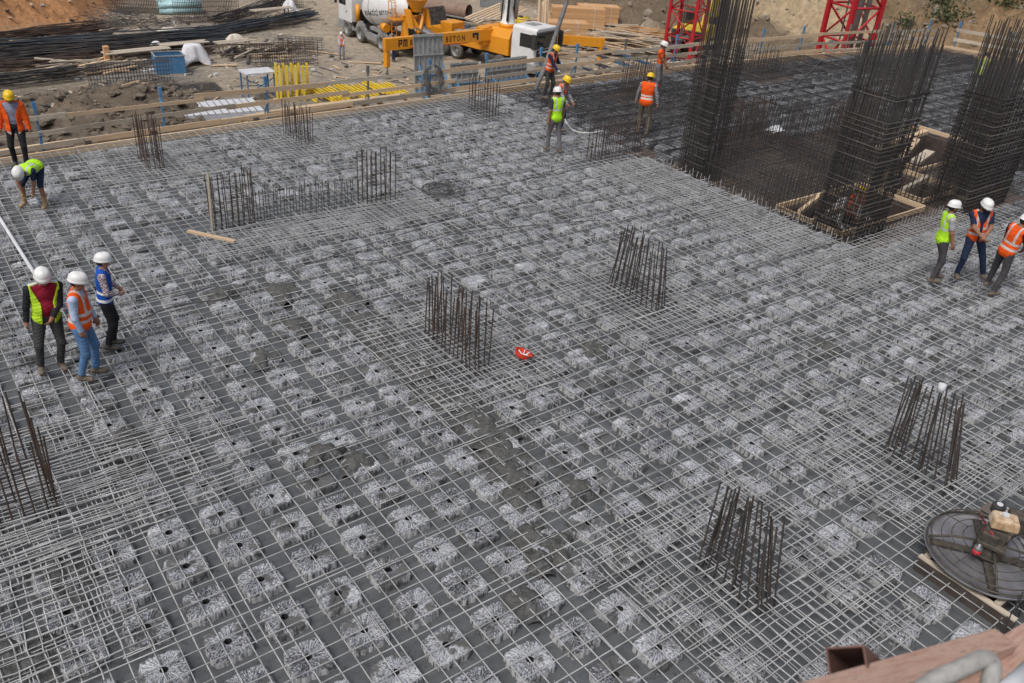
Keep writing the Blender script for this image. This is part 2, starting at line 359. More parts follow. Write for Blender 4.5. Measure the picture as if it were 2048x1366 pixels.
# ================================================================== THE SLAB: deck, openings, wet concrete
EDGE = [(-14, 16.95), (-6, 17.05), (-0.04, 17.33), (3.73, 17.73), (8.25, 17.88), (16.05, 18.24), (23.8, 18.5), (32.9, 18.0), (42.5, 16.66)]
REDGE = [(42.5, 16.66), (43.7, 12.9), (45.5, 3.0), (46.5, -12)]
def y_edge(x): return float(np.interp(x, [p[0] for p in EDGE], [p[1] for p in EDGE])) if x <= 42.5 else float(np.interp(x, [42.5, 43.7, 45.5, 46.5], [16.66, 12.9, 3.0, -12]))
def x_redge(y): return float(np.interp(y, [-12, 3.0, 12.9, 16.66], [46.5, 45.5, 43.7, 42.5]))
OPEN = [(16.25, 20.0, 3.95, 5.9), (20.5, 22.4, 4.3, 6.0), (23.0, 27.4, 5.9, 8.6), (7.35, 9.2, -4.62, -3.72)]
def in_open(x, y, m=0.0): return any(a - m < x < b + m and c - m < y < d + m for a, b, c, d in OPEN)
def x_pour(y): return 15.75 if y > 3.3 else (15.75 + (3.3 - y) * 6 if y > 2.2 else 22.5)
def poured(x, y): return x < x_pour(y)
def sheet(name, z, m, cond, x0, x1, y0, topmat=None):
    xs = sorted(set([x0, x1, 15.75, 22.5] + [p[0] for p in EDGE + REDGE] + [v for o in OPEN for v in o[:2]])); xs = [x for x in xs if x0 <= x <= x1]
    ys0 = sorted(set([y0, 2.75, 3.3, -12.0] + [v for o in OPEN for v in o[2:]] + [9.0, 12.0])); ys0 = [y for y in ys0 if y >= y0]
    mb = MB()
    for xa, xb in zip(xs[:-1], xs[1:]):
        xm = (xa + xb) / 2
        for k in range(len(ys0)):
            ya = ys0[k]; yb = ys0[k + 1] if k + 1 < len(ys0) else None
            if yb is None:
                A, B = y_edge(xa), y_edge(xb)
                if xa >= 42.5 and max(A, B) <= ya: continue
                A = max(A, ya); B = max(B, ya); ym = (ya + min(A, B)) / 2
            else:
                A = min(yb, y_edge(xa)) if xa >= 42.49 else yb; B = min(yb, y_edge(xb)) if xa >= 42.49 else yb; A = max(A, ya); B = max(B, ya); ym = (ya + yb) / 2
            if in_open(xm, ym) or not cond(xm, ym): continue
            mb.add([(xa, ya, z), (xb, ya, z), (xb, B, z), (xa, A, z)], [(0, 1, 2, 3)])
    return struct(mb.build(name, m))
deck = sheet('formwork_deck', -0.20, 'plyform', lambda x, y: True, -14, 46.5, -12)
wet = sheet('wet_concrete', -0.112, 'concrete', poured, -14, 22.5, -12)
# slab edge skirt so the deck has thickness
mb = MB()
pl = EDGE + REDGE[1:]
for (xa, ya), (xb, yb) in zip(pl[:-1], pl[1:]): mb.add([(xa, ya, -0.2), (xb, yb, -0.2), (xb, yb, -0.75), (xa, ya, -0.75)], [(0, 1, 2, 3)])
struct(mb.build('deck_beam', 'timber_grey'))
# props-lit dark storey below is closed by its own floor
struct(MB().add([(-14, -12, -3.4), (46, -12, -3.4), (44, 16, -3.4), (-14, 16, -3.4)], [(0, 1, 2, 3)]).build('lower_floor', 'concrete'))
# shaft walls of the openings
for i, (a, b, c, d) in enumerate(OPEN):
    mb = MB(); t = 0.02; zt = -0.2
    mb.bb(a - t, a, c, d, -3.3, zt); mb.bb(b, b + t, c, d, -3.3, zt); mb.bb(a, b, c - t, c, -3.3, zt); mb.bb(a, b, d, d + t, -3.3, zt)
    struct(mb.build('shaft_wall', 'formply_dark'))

# ================================================================== VOID FORMERS
P_ = 0.68
COLS = [(4.90, 3.93, 0.34, 1.5), (9.22, 3.88, 0.34, 1.5), (4.95, -2.55, 0.34, 1.1), (9.25, -2.5, 0.34, 1.1), (-2.0, 3.6, 0.6, 1.2),
        (3.12, 15.5, 0.3, 1.0), (7.3, 15.9, 0.3, 1.2), (13.85, 16.1, 0.3, 1.1), (14.9, 10.9, 1.9, 0.4), (3.55, 10.95, 0.9, 0.4), (7.05, 10.8, 0.8, 0.5), (5.3, 11.0, 3.0, 0.3), (20.6, 16.05, 1.0, 0.4), (20.5, 10.6, 2.0, 0.4), (28.0, 16.5, 1.6, 1.6),(34.5,14.8,1.2,0.8),(24.0,9.2,2.4,0.5)]
def solid(x, y):
    if in_open(x, y, 0.45): return True
    for cx, cy, lx, ly in COLS:
        if abs(x - cx) < lx / 2 + 0.50 and abs(y - cy) < ly / 2 + 0.42: return True
    if 15.7 < x < 24 and 2.9 < y < 9.6: return True
    if y > y_edge(x) - 0.5: return True
    if 8.2 < x and y < -4.4 and x < 10.6: return True
    return False
NSEG = 96
def pod_profile(seed):
    rs = np.random.RandomState(seed); th_ = np.linspace(0, 2 * np.pi, NSEG, endpoint=False)
    c, s = np.abs(np.cos(th_)), np.abs(np.sin(th_)); R = 0.238 / (c ** 5 + s ** 5) ** (1 / 5.0)
    R = R * (1 + 0.060 * np.abs(np.cos(8 * th_ + 0.2 + 0.5 * np.sin(3 * th_ + rs.rand() * 6))) - 0.042 + 0.014 * np.cos(3 * th_ + rs.rand() * 6) + 0.006 * rs.randn(NSEG))
    ridge = 0.006 * np.cos(32 * th_ + np.pi * 0.0) + 0.004 * rs.randn(NSEG)
    return th_, R, ridge
def pod_mesh(seed, low=False):
    th_, R, ridge = pod_profile(seed); rs = np.random.RandomState(seed + 50)
    st = 2 if low else 1; idx = np.arange(0, NSEG, st); n = len(idx); th_, R, ridge = th_[idx], R[idx], ridge[idx]
    rings = [(0.040, -0.14, 0), (0.044, -0.012, 0.0), (0.052, -0.004, 0.3), (0.0, -0.002, 1.0), (0.90, -0.004, 1.0), (0.965, -0.014, 0.4), (1.0, -0.042, 0.1), (1.02, -0.19, 0)]
    if low: rings = rings[2:5] + [rings[6], rings[7]]
    vs = []
    for (rr, z, rg) in rings:
        for k in range(n):
            r = rr if rr in (0.040, 0.044, 0.052) else (0.13 if rr == 0 else R[k] * rr)
            vs.append((r * math.cos(th_[k]), r * math.sin(th_[k]), z + ridge[k] * rg + (rs.randn() * 0.002 if rg > 0.5 else 0)))
    fs = []
    for i in range(len(rings) - 1):
        for k in range(n):
            k2 = (k + 1) % n; fs.append((i * n + k, (i + 1) * n + k, (i + 1) * n + k2, i * n + k2))
    fs.append(tuple(range(n)))
    return vs, fs
def pod_material(name, dark):
    m = mat(name, (0.1, 0.1, 0.1), rough=0.75, spec=0.35); nt = m.node_tree; L = nt.links; b = nt.nodes['Principled BSDF']
    at = nd(nt, 'ShaderNodeAttribute', attribute_name='lp'); ge = nd(nt, 'ShaderNodeNewGeometry')
    sx = nd(nt, 'ShaderNodeSeparateXYZ'); L.new(at.outputs['Vector'], sx.inputs[0])
    an = nd(nt, 'ShaderNodeMath', operation='ARCTAN2'); L.new(sx.outputs[1], an.inputs[0]); L.new(sx.outputs[0], an.inputs[1])
    ln = nd(nt, 'ShaderNodeVectorMath', operation='LENGTH'); L.new(at.outputs['Vector'], ln.inputs[0])
    cb = nd(nt, 'ShaderNodeCombineXYZ')
    cs = nd(nt, 'ShaderNodeMath', operation='COSINE'); sn = nd(nt, 'ShaderNodeMath', operation='SINE'); L.new(an.outputs[0], cs.inputs[0]); L.new(an.outputs[0], sn.inputs[0])
    L.new(cs.outputs[0], cb.inputs[0]); L.new(sn.outputs[0], cb.inputs[1]); 
    rl = nd(nt, 'ShaderNodeMath', operation='MULTIPLY'); rl.inputs[1].default_value = 2.2; L.new(ln.outputs['Value'], rl.inputs[0]); L.new(rl.outputs[0], cb.inputs[2])
    ps = nd(nt, 'ShaderNodeVectorMath', operation='SCALE'); ps.inputs['Scale'].default_value = 0.35; L.new(ge.outputs['Position'], ps.inputs[0])
    ad = nd(nt, 'ShaderNodeVectorMath', operation='ADD'); L.new(cb.outputs[0], ad.inputs[0]); L.new(ps.outputs[0], ad.inputs[1])
    st = nd(nt, 'ShaderNodeTexNoise'); st.inputs['Scale'].default_value = 13.0; st.inputs['Detail'].default_value = 3; st.inputs['Roughness'].default_value = 0.7; L.new(ad.outputs[0], st.inputs['Vector'])
    gr = nd(nt, 'ShaderNodeTexNoise'); gr.inputs['Scale'].default_value = 42; gr.inputs['Detail'].default_value = 4; gr.inputs['Roughness'].default_value = 0.7; L.new(ge.outputs['Position'], gr.inputs['Vector'])
    sm = nd(nt, 'ShaderNodeMath', operation='MULTIPLY_ADD'); L.new(gr.outputs[0], sm.inputs[0]); sm.inputs[1].default_value = 0.78; L.new(st.outputs[0], sm.inputs[2])
    wv = nd(nt, 'ShaderNodeMath', operation='MULTIPLY_ADD'); L.new(an.outputs[0], wv.inputs[0]); wv.inputs[1].default_value = 30.0; w6 = nd(nt, 'ShaderNodeMath', operation='MULTIPLY'); L.new(st.outputs[0], w6.inputs[0]); w6.inputs[1].default_value = 22.0; L.new(w6.outputs[0], wv.inputs[2])
    ws = nd(nt, 'ShaderNodeMath', operation='SINE'); L.new(wv.outputs[0], ws.inputs[0]); wa = nd(nt, 'ShaderNodeMath', operation='MULTIPLY_ADD'); L.new(ws.outputs[0], wa.inputs[0]); wa.inputs[1].default_value = 0.022; L.new(sm.outputs[0], wa.inputs[2]); sm = wa
    # lightness of each former differs with where it lies
    lo = nd(nt, 'ShaderNodeTexNoise'); lo.inputs['Scale'].default_value = 1.7; lo.inputs['Detail'].default_value = 3; L.new(ge.outputs['Position'], lo.inputs['Vector'])
    s2 = nd(nt, 'ShaderNodeMath', operation='MULTIPLY_ADD'); L.new(lo.outputs[0], s2.inputs[0]); s2.inputs[1].default_value = 0.60; L.new(sm.outputs[0], s2.inputs[2])
    mr = nd(nt, 'ShaderNodeMapRange'); mr.inputs[1].default_value = 1.04; mr.inputs[2].default_value = 1.36; L.new(s2.outputs[0], mr.inputs[0])
    mx = nd(nt, 'ShaderNodeMix', data_type='RGBA')
    mx.inputs[6].default_value = (0.034, 0.037, 0.044, 1) if not dark else (0.03, 0.031, 0.034, 1)
    mx.inputs[7].default_value = (0.49, 0.505, 0.535, 1) if not dark else (0.33, 0.345, 0.37, 1); L.new(mr.outputs[0], mx.inputs[0])
    out = mx.outputs[2]
    if not dark:
        # paste run down the sides
        sm_ = nd(nt, 'ShaderNodeMapRange'); sm_.inputs[1].default_value = -0.016; sm_.inputs[2].default_value = -0.045; L.new(sx.outputs[2], sm_.inputs[0])
        vn = nd(nt, 'ShaderNodeTexNoise'); vn.inputs['Scale'].default_value = 7.0; vn.inputs['Detail'].default_value = 4; L.new(ad.outputs[0], vn.inputs['Vector'])
        vm_ = nd(nt, 'ShaderNodeMapRange'); vm_.inputs[1].default_value = 0.36; vm_.inputs[2].default_value = 0.50; L.new(vn.outputs[0], vm_.inputs[0])
        sc_ = nd(nt, 'ShaderNodeMix', data_type='RGBA'); sc_.inputs[6].default_value = (0.075, 0.075, 0.08, 1); sc_.inputs[7].default_value = (0.47, 0.47, 0.465, 1); L.new(vm_.outputs[0], sc_.inputs[0])
        sd_m = nd(nt, 'ShaderNodeMix', data_type='RGBA'); L.new(sm_.outputs[0], sd_m.inputs[0]); L.new(out, sd_m.inputs[6]); L.new(sc_.outputs[2], sd_m.inputs[7]); out = sd_m.outputs[2]
        pa = nd(nt, 'ShaderNodeTexNoise'); pa.inputs['Scale'].default_value = 2.3; pa.inputs['Detail'].default_value = 5; pa.inputs['Roughness'].default_value = 0.6; L.new(ge.outputs['Position'], pa.inputs['Vector'])
        pm = nd(nt, 'ShaderNodeMapRange'); pm.inputs[1].default_value = 0.535; pm.inputs[2].default_value = 0.575; L.new(pa.outputs[0], pm.inputs[0])
        m2 = nd(nt, 'ShaderNodeMix', data_type='RGBA'); L.new(pm.outputs[0], m2.inputs[0]); L.new(out, m2.inputs[6]); m2.inputs[7].default_value = (0.105, 0.107, 0.106, 1); out = m2.outputs[2]
    L.new(out, b.inputs['Base Color'])
    bp = nd(nt, 'ShaderNodeBump'); bp.inputs['Distance'].default_value = 0.007; L.new(sm.outputs[0], bp.inputs['Height']); L.new(bp.outputs[0], b.inputs['Normal'])
pod_material('pod_cement', False); pod_material('pod_bare', True)
def pod_data(vs, fs, lp, name, m):
    me = bpy.data.meshes.new(name); me.from_pydata(vs, [], fs); a = me.attributes.new('lp', 'FLOAT_VECTOR', 'POINT'); a.data.foreach_set('vector', np.array(lp, np.float32).reshape(-1)); me.materials.append(MATS[m]); me.materials.append(MATS['dark_plastic'])
    mi = [1 if max(math.hypot(vs[i][0], vs[i][1]) for i in f) < 0.0475 and name == 'void_former' else 0 for f in fs]; me.polygons.foreach_set('material_index', mi); return me
POD_V = [pod_mesh(s) for s in range(5)]
POD_ME = [pod_data(v, f, v, 'void_former', 'pod_cement') for v, f in POD_V]
pods = []
for i in range(-12, 64):
    for j in range(-13, 28):
        x, y = i * P_, j * P_
        if solid(x, y) or (x > x_redge(y) - 0.8): continue
        u, v, dpt = pix((x, y, 0))
        if dpt < 1 or not (-90 < u < 2140 and -60 < v < 1460): continue
        pods.append((dpt, x, y, u, v))
pods.sort()
def pod_region(x, y):
    if x < -1.2: return 'at the lower left below the thick brown bars' if y < 1.2 else 'along the left edge near the three standing people'
    if y > 4.6: return 'between the three people at the left and the wall starters' if x < 3 else 'behind the brown column bars left of the red helmet'
    if x < 3.2: return 'in the open field at the lower left' if y < 1.6 else 'in the open field right of the three people'
    if x < 6.8: return 'just below the red helmet' if y > -1 else 'around the nearest column bars'
    if x < 8.9: return 'right of the red helmet' if y > 1.0 else 'between the two nearest sets of column bars'
    return 'behind the fanned column bars with the white cup' if y < 1.5 else 'right of the leaning column bars at the middle'
rest = []; k = 0
for (dpt, x, y, u, v) in pods:
    inn = -20 < u < 2068 and -20 < v < 1390
    if k < 300 and inn and poured(x, y):
        o = bpy.data.objects.new('void_former', POD_ME[random.randrange(5)]); COL.objects.link(o)
        o.location = (x + rnd(-0.015, 0.015), y + rnd(-0.015, 0.015), 0); o.rotation_euler = (rnd(-0.02, 0.02), rnd(-0.02, 0.02), random.randrange(4) * math.pi / 2 + rnd(-0.05, 0.05))
        tag(o, 'cement-smeared square void former ' + pod_region(x, y), 'void former', 'void formers ' + pod_region(x, y)); k += 1
    else: rest.append((x, y))
for pour in (True, False):
    vs, fs, lp = [], [], []
    tmpl = [pod_mesh(s, True) for s in range(4)]
    for (x, y) in rest:
        if poured(x, y) != pour: continue
        tv_, tf_ = tmpl[random.randrange(4)]; a = random.randrange(4) * math.pi / 2 + rnd(-0.06, 0.06); ca, sa = math.cos(a), math.sin(a); o_ = len(vs); dx, dy = rnd(-0.02, 0.02), rnd(-0.02, 0.02)
        vs += [(x + dx + p * ca - q * sa, y + dy + p * sa + q * ca, r) for p, q, r in tv_]; lp += tv_; fs += [tuple(t + o_ for t in f) for f in tf_]
    o = bpy.data.objects.new('far_void_formers' if pour else 'bare_void_formers', pod_data(vs, fs, lp, 'far_void_formers', 'pod_cement' if pour else 'pod_bare')); COL.objects.link(o); stuff(o)
    tag(o, 'far field of grey void formers under the pale bar grid' if pour else 'dark bare void formers under the unpoured bars at the right', 'void formers')

# ================================================================== REBAR GRID over the formers
SP = P_ / 3
A_R, B_R = 0.0072, 0.0072
def spans(lo, hi, cuts):
    out = [(lo, hi)]
    for a, b in cuts:
        n = []
        for s, e in out:
            if b <= s or a >= e: n.append((s, e)); continue
            if a > s: n.append((s, a))
            if b < e: n.append((b, e))
        out = n
    return out
bars = []      # (p0, p1, r, material)
y = -5.9
while y < 18.4:
    yy = y + rnd(-0.018, 0.018); z = 0.056 + rnd(-0.004, 0.004)
    xr = x_redge(yy) - 0.1
    xs_ = [x for x in np.arange(-13, 42.4, 0.3) if y_edge(x) > yy + 0.06]
    if xs_:
        lo, hi = max(-9.0, xs_[0]), min(xr, xs_[-1] + (0.3 if xs_[-1] < 42 else 2.0))
        xp = x_pour(yy) + rnd(-0.5, 0.25)
        for s, e in spans(lo, hi, [(a - 0.06, b + 0.06) for a, b, c, d in OPEN if c - 0.03 < yy < d + 0.03]):
            for s2, e2, m in ((s, min(e, xp), 'rebar_cement'), (max(s, xp), e, 'rebar_dark')):
                if e2 - s2 > 0.15: bars.append(((s2, yy + rnd(-0.006, 0.006), z), (e2, yy + rnd(-0.006, 0.006), z), A_R, m))
    y += SP
x = -9.0 + 0.113
while x < 45.5:
    xx = x + rnd(-0.018, 0.018); z = 0.040 + rnd(-0.004, 0.004); hi = y_edge(xx) - 0.08
    for s, e in spans(-6.5, hi, [(c - 0.06, d + 0.06) for a, b, c, d in OPEN if a - 0.03 < xx < b + 0.03]):
        cut = 3.0 if 15.75 < xx < 22.5 else None
        segs = [(s, e, 'rebar_cement' if xx < 15.75 else 'rebar_dark')] if cut is None else [(s, min(e, cut), 'rebar_cement'), (max(s, cut), e, 'rebar_dark')]
        for s2, e2, m in segs:
            if e2 - s2 > 0.15: bars.append(((xx + rnd(-0.006, 0.006), s2, z), (xx + rnd(-0.006, 0.006), e2, z), B_R, m))
    x += SP
def seen(p0, p1):
    best = 0
    for t in np.linspace(0, 1, 40):
        u, v, d = pix(Vector(p0).lerp(Vector(p1), t))
        if d > 0.5 and -10 < u < 2058 and -10 < v < 1376: best = max(best, 1 / d)
    return best
bars = [(seen(b[0], b[1]), b) for b in bars]; bars = [b for b in bars if b[0] > 0]; bars.sort(key=lambda t: -t[0])
grid = thing('rebar_grid', 'broad grid of steel bars laid over the void formers across the whole slab', 'rebar grid', (0, 0, 0))
far_mb = MB()
for q, (w_, (p0, p1, r, m)) in enumerate(bars):
    if q < 296: bar(p0, p1, r, m, grid)
    else: far_mb.tube([p0, p1], r, 5, False, 0 if m == 'rebar_cement' else 1)
# lap lengths: short second bars tied beside the first
for k in range(420):
    x = rnd(-3, 15); y = rnd(-4.5, 17); L_ = rnd(0.5, 1.1)
    if random.random() < 0.6: far_mb.tube([(x, y, 0.074), (x + L_, y + rnd(-0.012, 0.012), 0.074)], 0.007, 5, True, 0)
    elif y + L_ < y_edge(x) - 0.1: far_mb.tube([(x, y, 0.058), (x + rnd(-0.012, 0.012), y + L_, 0.058)], 0.007, 5, True, 0)
# tie-wire tails
for k in range(650):
    x = round(rnd(-4, 15) / SP) * SP; y = round(rnd(-5, 15) / SP) * SP
    far_mb.tube([(x, y, 0.04), (x + rnd(-0.03, 0.03), y + rnd(-0.03, 0.03), rnd(0.07, 0.12))], 0.003, 4, False, 0)
fo = far_mb.build('rebar', ['rebar_cement', 'rebar_dark'], grid); stuff(fo)

def dense_mat(name, label, x0, x1, y0, y1, sx, sy, m='rebar_cement', r=0.0075, z=0.074, jit=0.18):
    """extra top bars over a column head"""
    t = thing(name, label, 'rebar mat', ((x0 + x1) / 2, (y0 + y1) / 2, 0)); cx, cy = (x0 + x1) / 2, (y0 + y1) / 2
    x = x0
    while x <= x1:
        xx = x + rnd(-0.02, 0.02); e0, e1 = y0 + rnd(-jit, jit), min(y1 + rnd(-jit, jit), y_edge(xx) - 0.1)
        for s, e in spans(e0, e1, [(c - 0.06, d + 0.06) for a, b, c, d in OPEN if a < xx < b]):
            if e - s > 0.2: bar((xx - cx, s - cy, z), (xx - cx + rnd(-0.02, 0.02), e - cy, z), r, m, t)
        x += sx
    y = y0
    while y <= y1:
        yy = y + rnd(-0.02, 0.02)
        if yy < y_edge(cx) - 0.1:
            for s, e in spans(x0 + rnd(-jit, jit), x1 + rnd(-jit, jit), [(a - 0.06, b + 0.06) for a, b, c, d in OPEN if c < yy < d]):
                if e - s > 0.2: bar((s - cx, yy - cy, z + 0.016), (e - cx, yy - cy + rnd(-0.02, 0.02), z + 0.016), r, m, t)
        y += sy
    return t
dense_mat('rebar_mat', 'dense pale bar mat around the column bars left of the red helmet', 3.6, 6.2, 2.2, 5.6, 0.135, 0.15)
dense_mat('rebar_mat', 'dense pale bar mat around the leaning column bars in the middle of the slab', 7.9, 10.5, 2.2, 5.6, 0.135, 0.15)
dense_mat('rebar_mat', 'dense bar mat around the nearest column bars left of the power trowel', 3.6, 6.6, -4.2, -1.0, 0.135, 0.15)
dense_mat('rebar_mat', 'dense bar mat around the fanned column bars behind the power trowel', 7.7, 10.9, -3.6, -0.9, 0.135, 0.15)
dense_mat('rebar_mat', 'dense pale bar mat at the left edge around thick brown bars', -3.6, -0.75, 2.1, 5.1, 0.15, 0.085, r=0.0085)
dense_mat('rebar_mat', 'band of close pale bars reaching right from the thick brown bars at the left edge', -3.8, 0.7, 2.3, 4.3, 0.55, 0.10, r=0.008, z=0.1, jit=0.5)
dense_mat('rebar_mat', 'close pale bars below the thick brown bars in the lower left', -3.9, -1.3, 0.3, 2.6, 0.14, 0.13, r=0.008)
dense_mat('rebar_mat', 'tight pale bar mat in front of the wall starter bars', 2.6, 8.2, 9.3, 10.7, 0.13, 0.11, r=0.008)
dense_mat('rebar_mat', 'dense pale bar mat around the brown column bars at the upper left', 1.6, 4.8, 14.2, 16.9, 0.14, 0.14)
dense_mat('rebar_mat', 'dense pale bar mat around the column bars before the yellow girders', 6.0, 9.0, 14.2, 17.0, 0.14, 0.15)
dense_mat('rebar_mat', 'pale bar mat along the edge of the dark bar cages', 13.6, 15.7, 3.6, 10.3, 0.15, 0.12, r=0.008)
dense_mat('rebar_mat', 'dark crossed bar mat behind the worker in the plaid sleeves', 16.3, 23.5, 12.4, 17.3, 0.15, 0.13, m='rebar_dark', r=0.008)
dense_mat('rebar_mat', 'dark bar mat before the low brown cages between the tall cages', 16.3, 24.0, 6.3, 9.9, 0.14, 0.13, m='rebar_dark', r=0.008)
dense_mat('rebar_mat', 'greyish bar mat in front of the nearest tall cage', 13.4, 20.4, 1.6, 3.4, 0.15, 0.11, r=0.0075)
dense_mat('rebar_mat', 'dark bar mat along the far right corner of the slab', 33.0, 42.0, 12.8, 16.2, 0.22, 0.16, m='rebar_dark', r=0.009)
dense_mat('rebar_mat', 'dark bar mat by the far edge next to the second crane', 24.5, 33.0, 15.4, 17.9, 0.2, 0.15, m='rebar_dark', r=0.009)
# heavy dark strip bars seen on the right half
hv = thing('strip_bars', 'heavy dark bars crossing the unpoured right part of the slab in wide strips', 'rebar', (25, 12, 0))
for k in range(15):
    y = 4.3 + k * 0.86
    for dy in (0, 0.055, 0.11):
        for s, e in spans(23.8 if y < 9.6 else 16.6, min(x_redge(y) - 0.4, 42 if y < 15 else 38), [(a - 0.06, b + 0.06) for a, b, c, d in OPEN if c - 0.2 < y < d + 0.1]): bar((s - 25, y + dy - 12, 0.085), (e - 25, y + dy - 12, 0.085), 0.012, 'rebar_dark', hv)
for k in range(9):
    x = 24.3 + k * 1.36
    if any(a - 0.2 < x < b + 0.2 for a, b, c, d in OPEN[2:3]): s0 = 8.8
    else: s0 = 1.0
    for dx in (0, 0.055, 0.11): bar((x + dx - 25, s0 - 12, 0.11), (x + dx - 25, y_edge(x) - 0.5 - 12, 0.11), 0.012, 'rebar_dark', hv)

# ================================================================== BAR CAGES
def cage(name, label, cx, cy, lx, ly, h, nx_, ny_, m='rebar_rust', r=0.011, hoops=(0.25, 0.6), lean=(0, 0), conv=0.0, jit=0.03, hj=0.12, z0=-0.18, rh=0.006, cat='column bars', inner=0, rot=0.0):
    t = thing(name, label, cat, (cx, cy, 0), rot)
    pos = []
    for i in range(nx_):
        a = -lx / 2 + lx * i / max(1, nx_ - 1); pos += [(a, -ly / 2), (a, ly / 2)]
    for j in range(1, ny_ - 1):
        b = -ly / 2 + ly * j / max(1, ny_ - 1); pos += [(-lx / 2, b), (lx / 2, b)]
    for j in range(inner): pos.append((rnd(-lx / 2, lx / 2), rnd(-ly / 2, ly / 2)))
    for (a, b) in pos:
        hh = h + rnd(-hj, hj * 0.5)
        bar((a + rnd(-0.01, 0.01), b + rnd(-0.01, 0.01), z0), (a * (1 - conv) + lean[0] * hh + rnd(-jit, jit), b * (1 - conv) + lean[1] * hh + rnd(-jit, jit), hh), r, m, t)
    for hz in hoops:
        k = (1 - conv * max(0, hz) / h); e = r + rh; ox, oy = lean[0] * max(hz, 0), lean[1] * max(hz, 0); ax_, by_ = (lx / 2 + e) * k, (ly / 2 + e) * k; j = lambda: rnd(-0.012, 0.012)
        c = [(ox - ax_, oy - by_, hz + j()), (ox + ax_, oy - by_, hz + j()), (ox + ax_, oy + by_, hz + j()), (ox - ax_, oy + by_, hz + j())]
        MB().tube(c, rh, 5, False, 0, True).build('stirrup', 'rebar_hoop' if cat == 'wall cage' else m, t)
    return t
cage('column_cage', 'brown upright column bars standing left of the red helmet', 4.90, 3.93, 0.36, 1.5, 1.22, 5, 12, hoops=(0.02, 0.42), r=0.0115, jit=0.07, inner=4)
cage('column_cage', 'dark column bars leaning together at the middle right of the slab', 9.22, 3.88, 0.36, 1.35, 1.3, 5, 9, m='rebar_mid', inner=4, hoops=(0.02, 0.45), lean=(0.04, 0.03), conv=0.25, r=0.012, jit=0.06)
cage('column_cage', 'dark column bars nearest the camera, left of the power trowel', 4.95, -2.55, 0.36, 1.0, 1.25, 5, 8, m='rebar_mid', inner=4, hoops=(0.02, 0.4), lean=(0.02, 0.1), conv=0.3, r=0.0125, jit=0.06)
tc = cage('column_cage', 'fanned dark column bars behind the power trowel, white cup on top', 9.25, -2.5, 0.4, 1.05, 1.3, 5, 8, m='rebar_mid', inner=4, hoops=(0.02, 0.4), lean=(0.06, 0.16), conv=0.3, r=0.0125, jit=0.06)
cage('column_cage', 'thick brown column bars cut by the left edge of the picture', -2.05, 3.75, 0.66, 1.2, 1.2, 6, 7, hoops=(0.02, 0.3), r=0.0125, jit=0.05, inner=3)
cage('column_cage', 'brown column bars at the upper left beside the slab edge', 3.12, 15.5, 0.34, 1.0, 1.28, 4, 7, hoops=(0.1, 0.45, 0.8), r=0.011)
cage('column_cage', 'brown column bars in front of the yellow girders', 7.3, 15.9, 0.34, 1.25, 1.02, 4, 8, hoops=(0.05,), r=0.011)
cage('column_cage', 'brown column bars at the slab edge under the hanging cable coil', 13.86, 16.1, 0.34, 1.2, 1.15, 4, 8, m='rebar_rust', hoops=(0.05, 0.4), r=0.011)
cage('column_cage', 'brown square bar cage at the left end of the wall starters', 3.55, 10.98, 0.9, 0.3, 1.25, 8, 3, hoops=(0.02, 0.5), r=0.011)
cage('column_cage', 'brown square bar cage at the right end of the wall starters', 7.05, 10.8, 0.75, 0.45, 1.28, 7, 3, hoops=(0.02,), r=0.012)
cage('wall_starters', 'row of thin dark wall starter bars between two brown cages', 5.3, 10.9, 2.5, 0.22, 0.78, 17, 2, m='rebar_dark', hoops=(0.02,), r=0.008, hj=0.2, cat='wall bars')
cage('wall_cage', 'low brown wall bars in front of the worker in the plaid sleeves', 14.95, 10.85, 1.9, 0.34, 1.12, 15, 3, m='rebar_rust', hoops=(0.05, 0.3, 0.55, 0.8), r=0.010, cat='wall bars')
cage('wall_cage', 'low brown wall bars beside the worker in grey trousers with orange bands', 20.6, 16.05, 1.15, 0.34, 1.2, 12, 3, m='rebar_rust', hoops=(0.05, 0.4), r=0.011, lean=(0.05, 0), cat='wall bars')
cage('wall_cage', 'low rust brown bar cage just right of the slender tall cage', 20.4, 10.6, 1.9, 0.36, 1.25, 15, 3, m='rebar_rust', hoops=(0.05, 0.4, 0.75), r=0.012, cat='wall bars')
cage('wall_cage', 'low brown bar cage between the two openings', 24.0, 9.2, 2.3, 0.36, 1.3, 18, 3, m='rebar_rust', hoops=(0.05, 0.3, 0.6, 0.9), r=0.012, cat='wall bars')
cage('wall_cage', 'tall rusty bundle of bars left of the broad tall cage', 21.9, 7.3, 0.5, 0.4, 1.9, 5, 4, m='rebar_rust', hoops=(0.1, 0.5), r=0.013, cat='wall bars', jit=0.05)
cage('wall_cage', 'far low dark bar cage at the edge left of the second crane', 28.0, 16.6, 1.4, 1.3, 1.05, 10, 8, m='rebar_dark', hoops=(0.05, 0.4), r=0.013, cat='wall bars')
cage('wall_cage', 'far low dark bar cage just before the second crane', 34.3, 15.4, 1.4, 0.5, 1.1, 11, 4, m='rebar_dark', hoops=(0.05,), r=0.014, cat='wall bars')
cage('wall_starters', 'long row of thin dark wall bars between the slender and the broad tall cage', 16.05, 6.5, 0.24, 3.5, 0.95, 3, 30, m='rebar_dark', hoops=(0.03, 0.5), r=0.0085, hj=0.2, cat='wall bars')
cage('wall_starters', 'row of dark wall bars along the left side of the shaft opening', 17.9, 6.15, 3.6, 0.24, 0.85, 28, 3, m='rebar_dark', hoops=(0.03,), r=0.0085, hj=0.2, cat='wall bars')
cage('wall_starters', 'dark wall bars along the back of the shaft opening', 20.25, 4.9, 0.22, 1.8, 1.3, 3, 15, m='rebar_dark', hoops=(0.03, 0.4, 0.8), r=0.009, cat='wall bars')
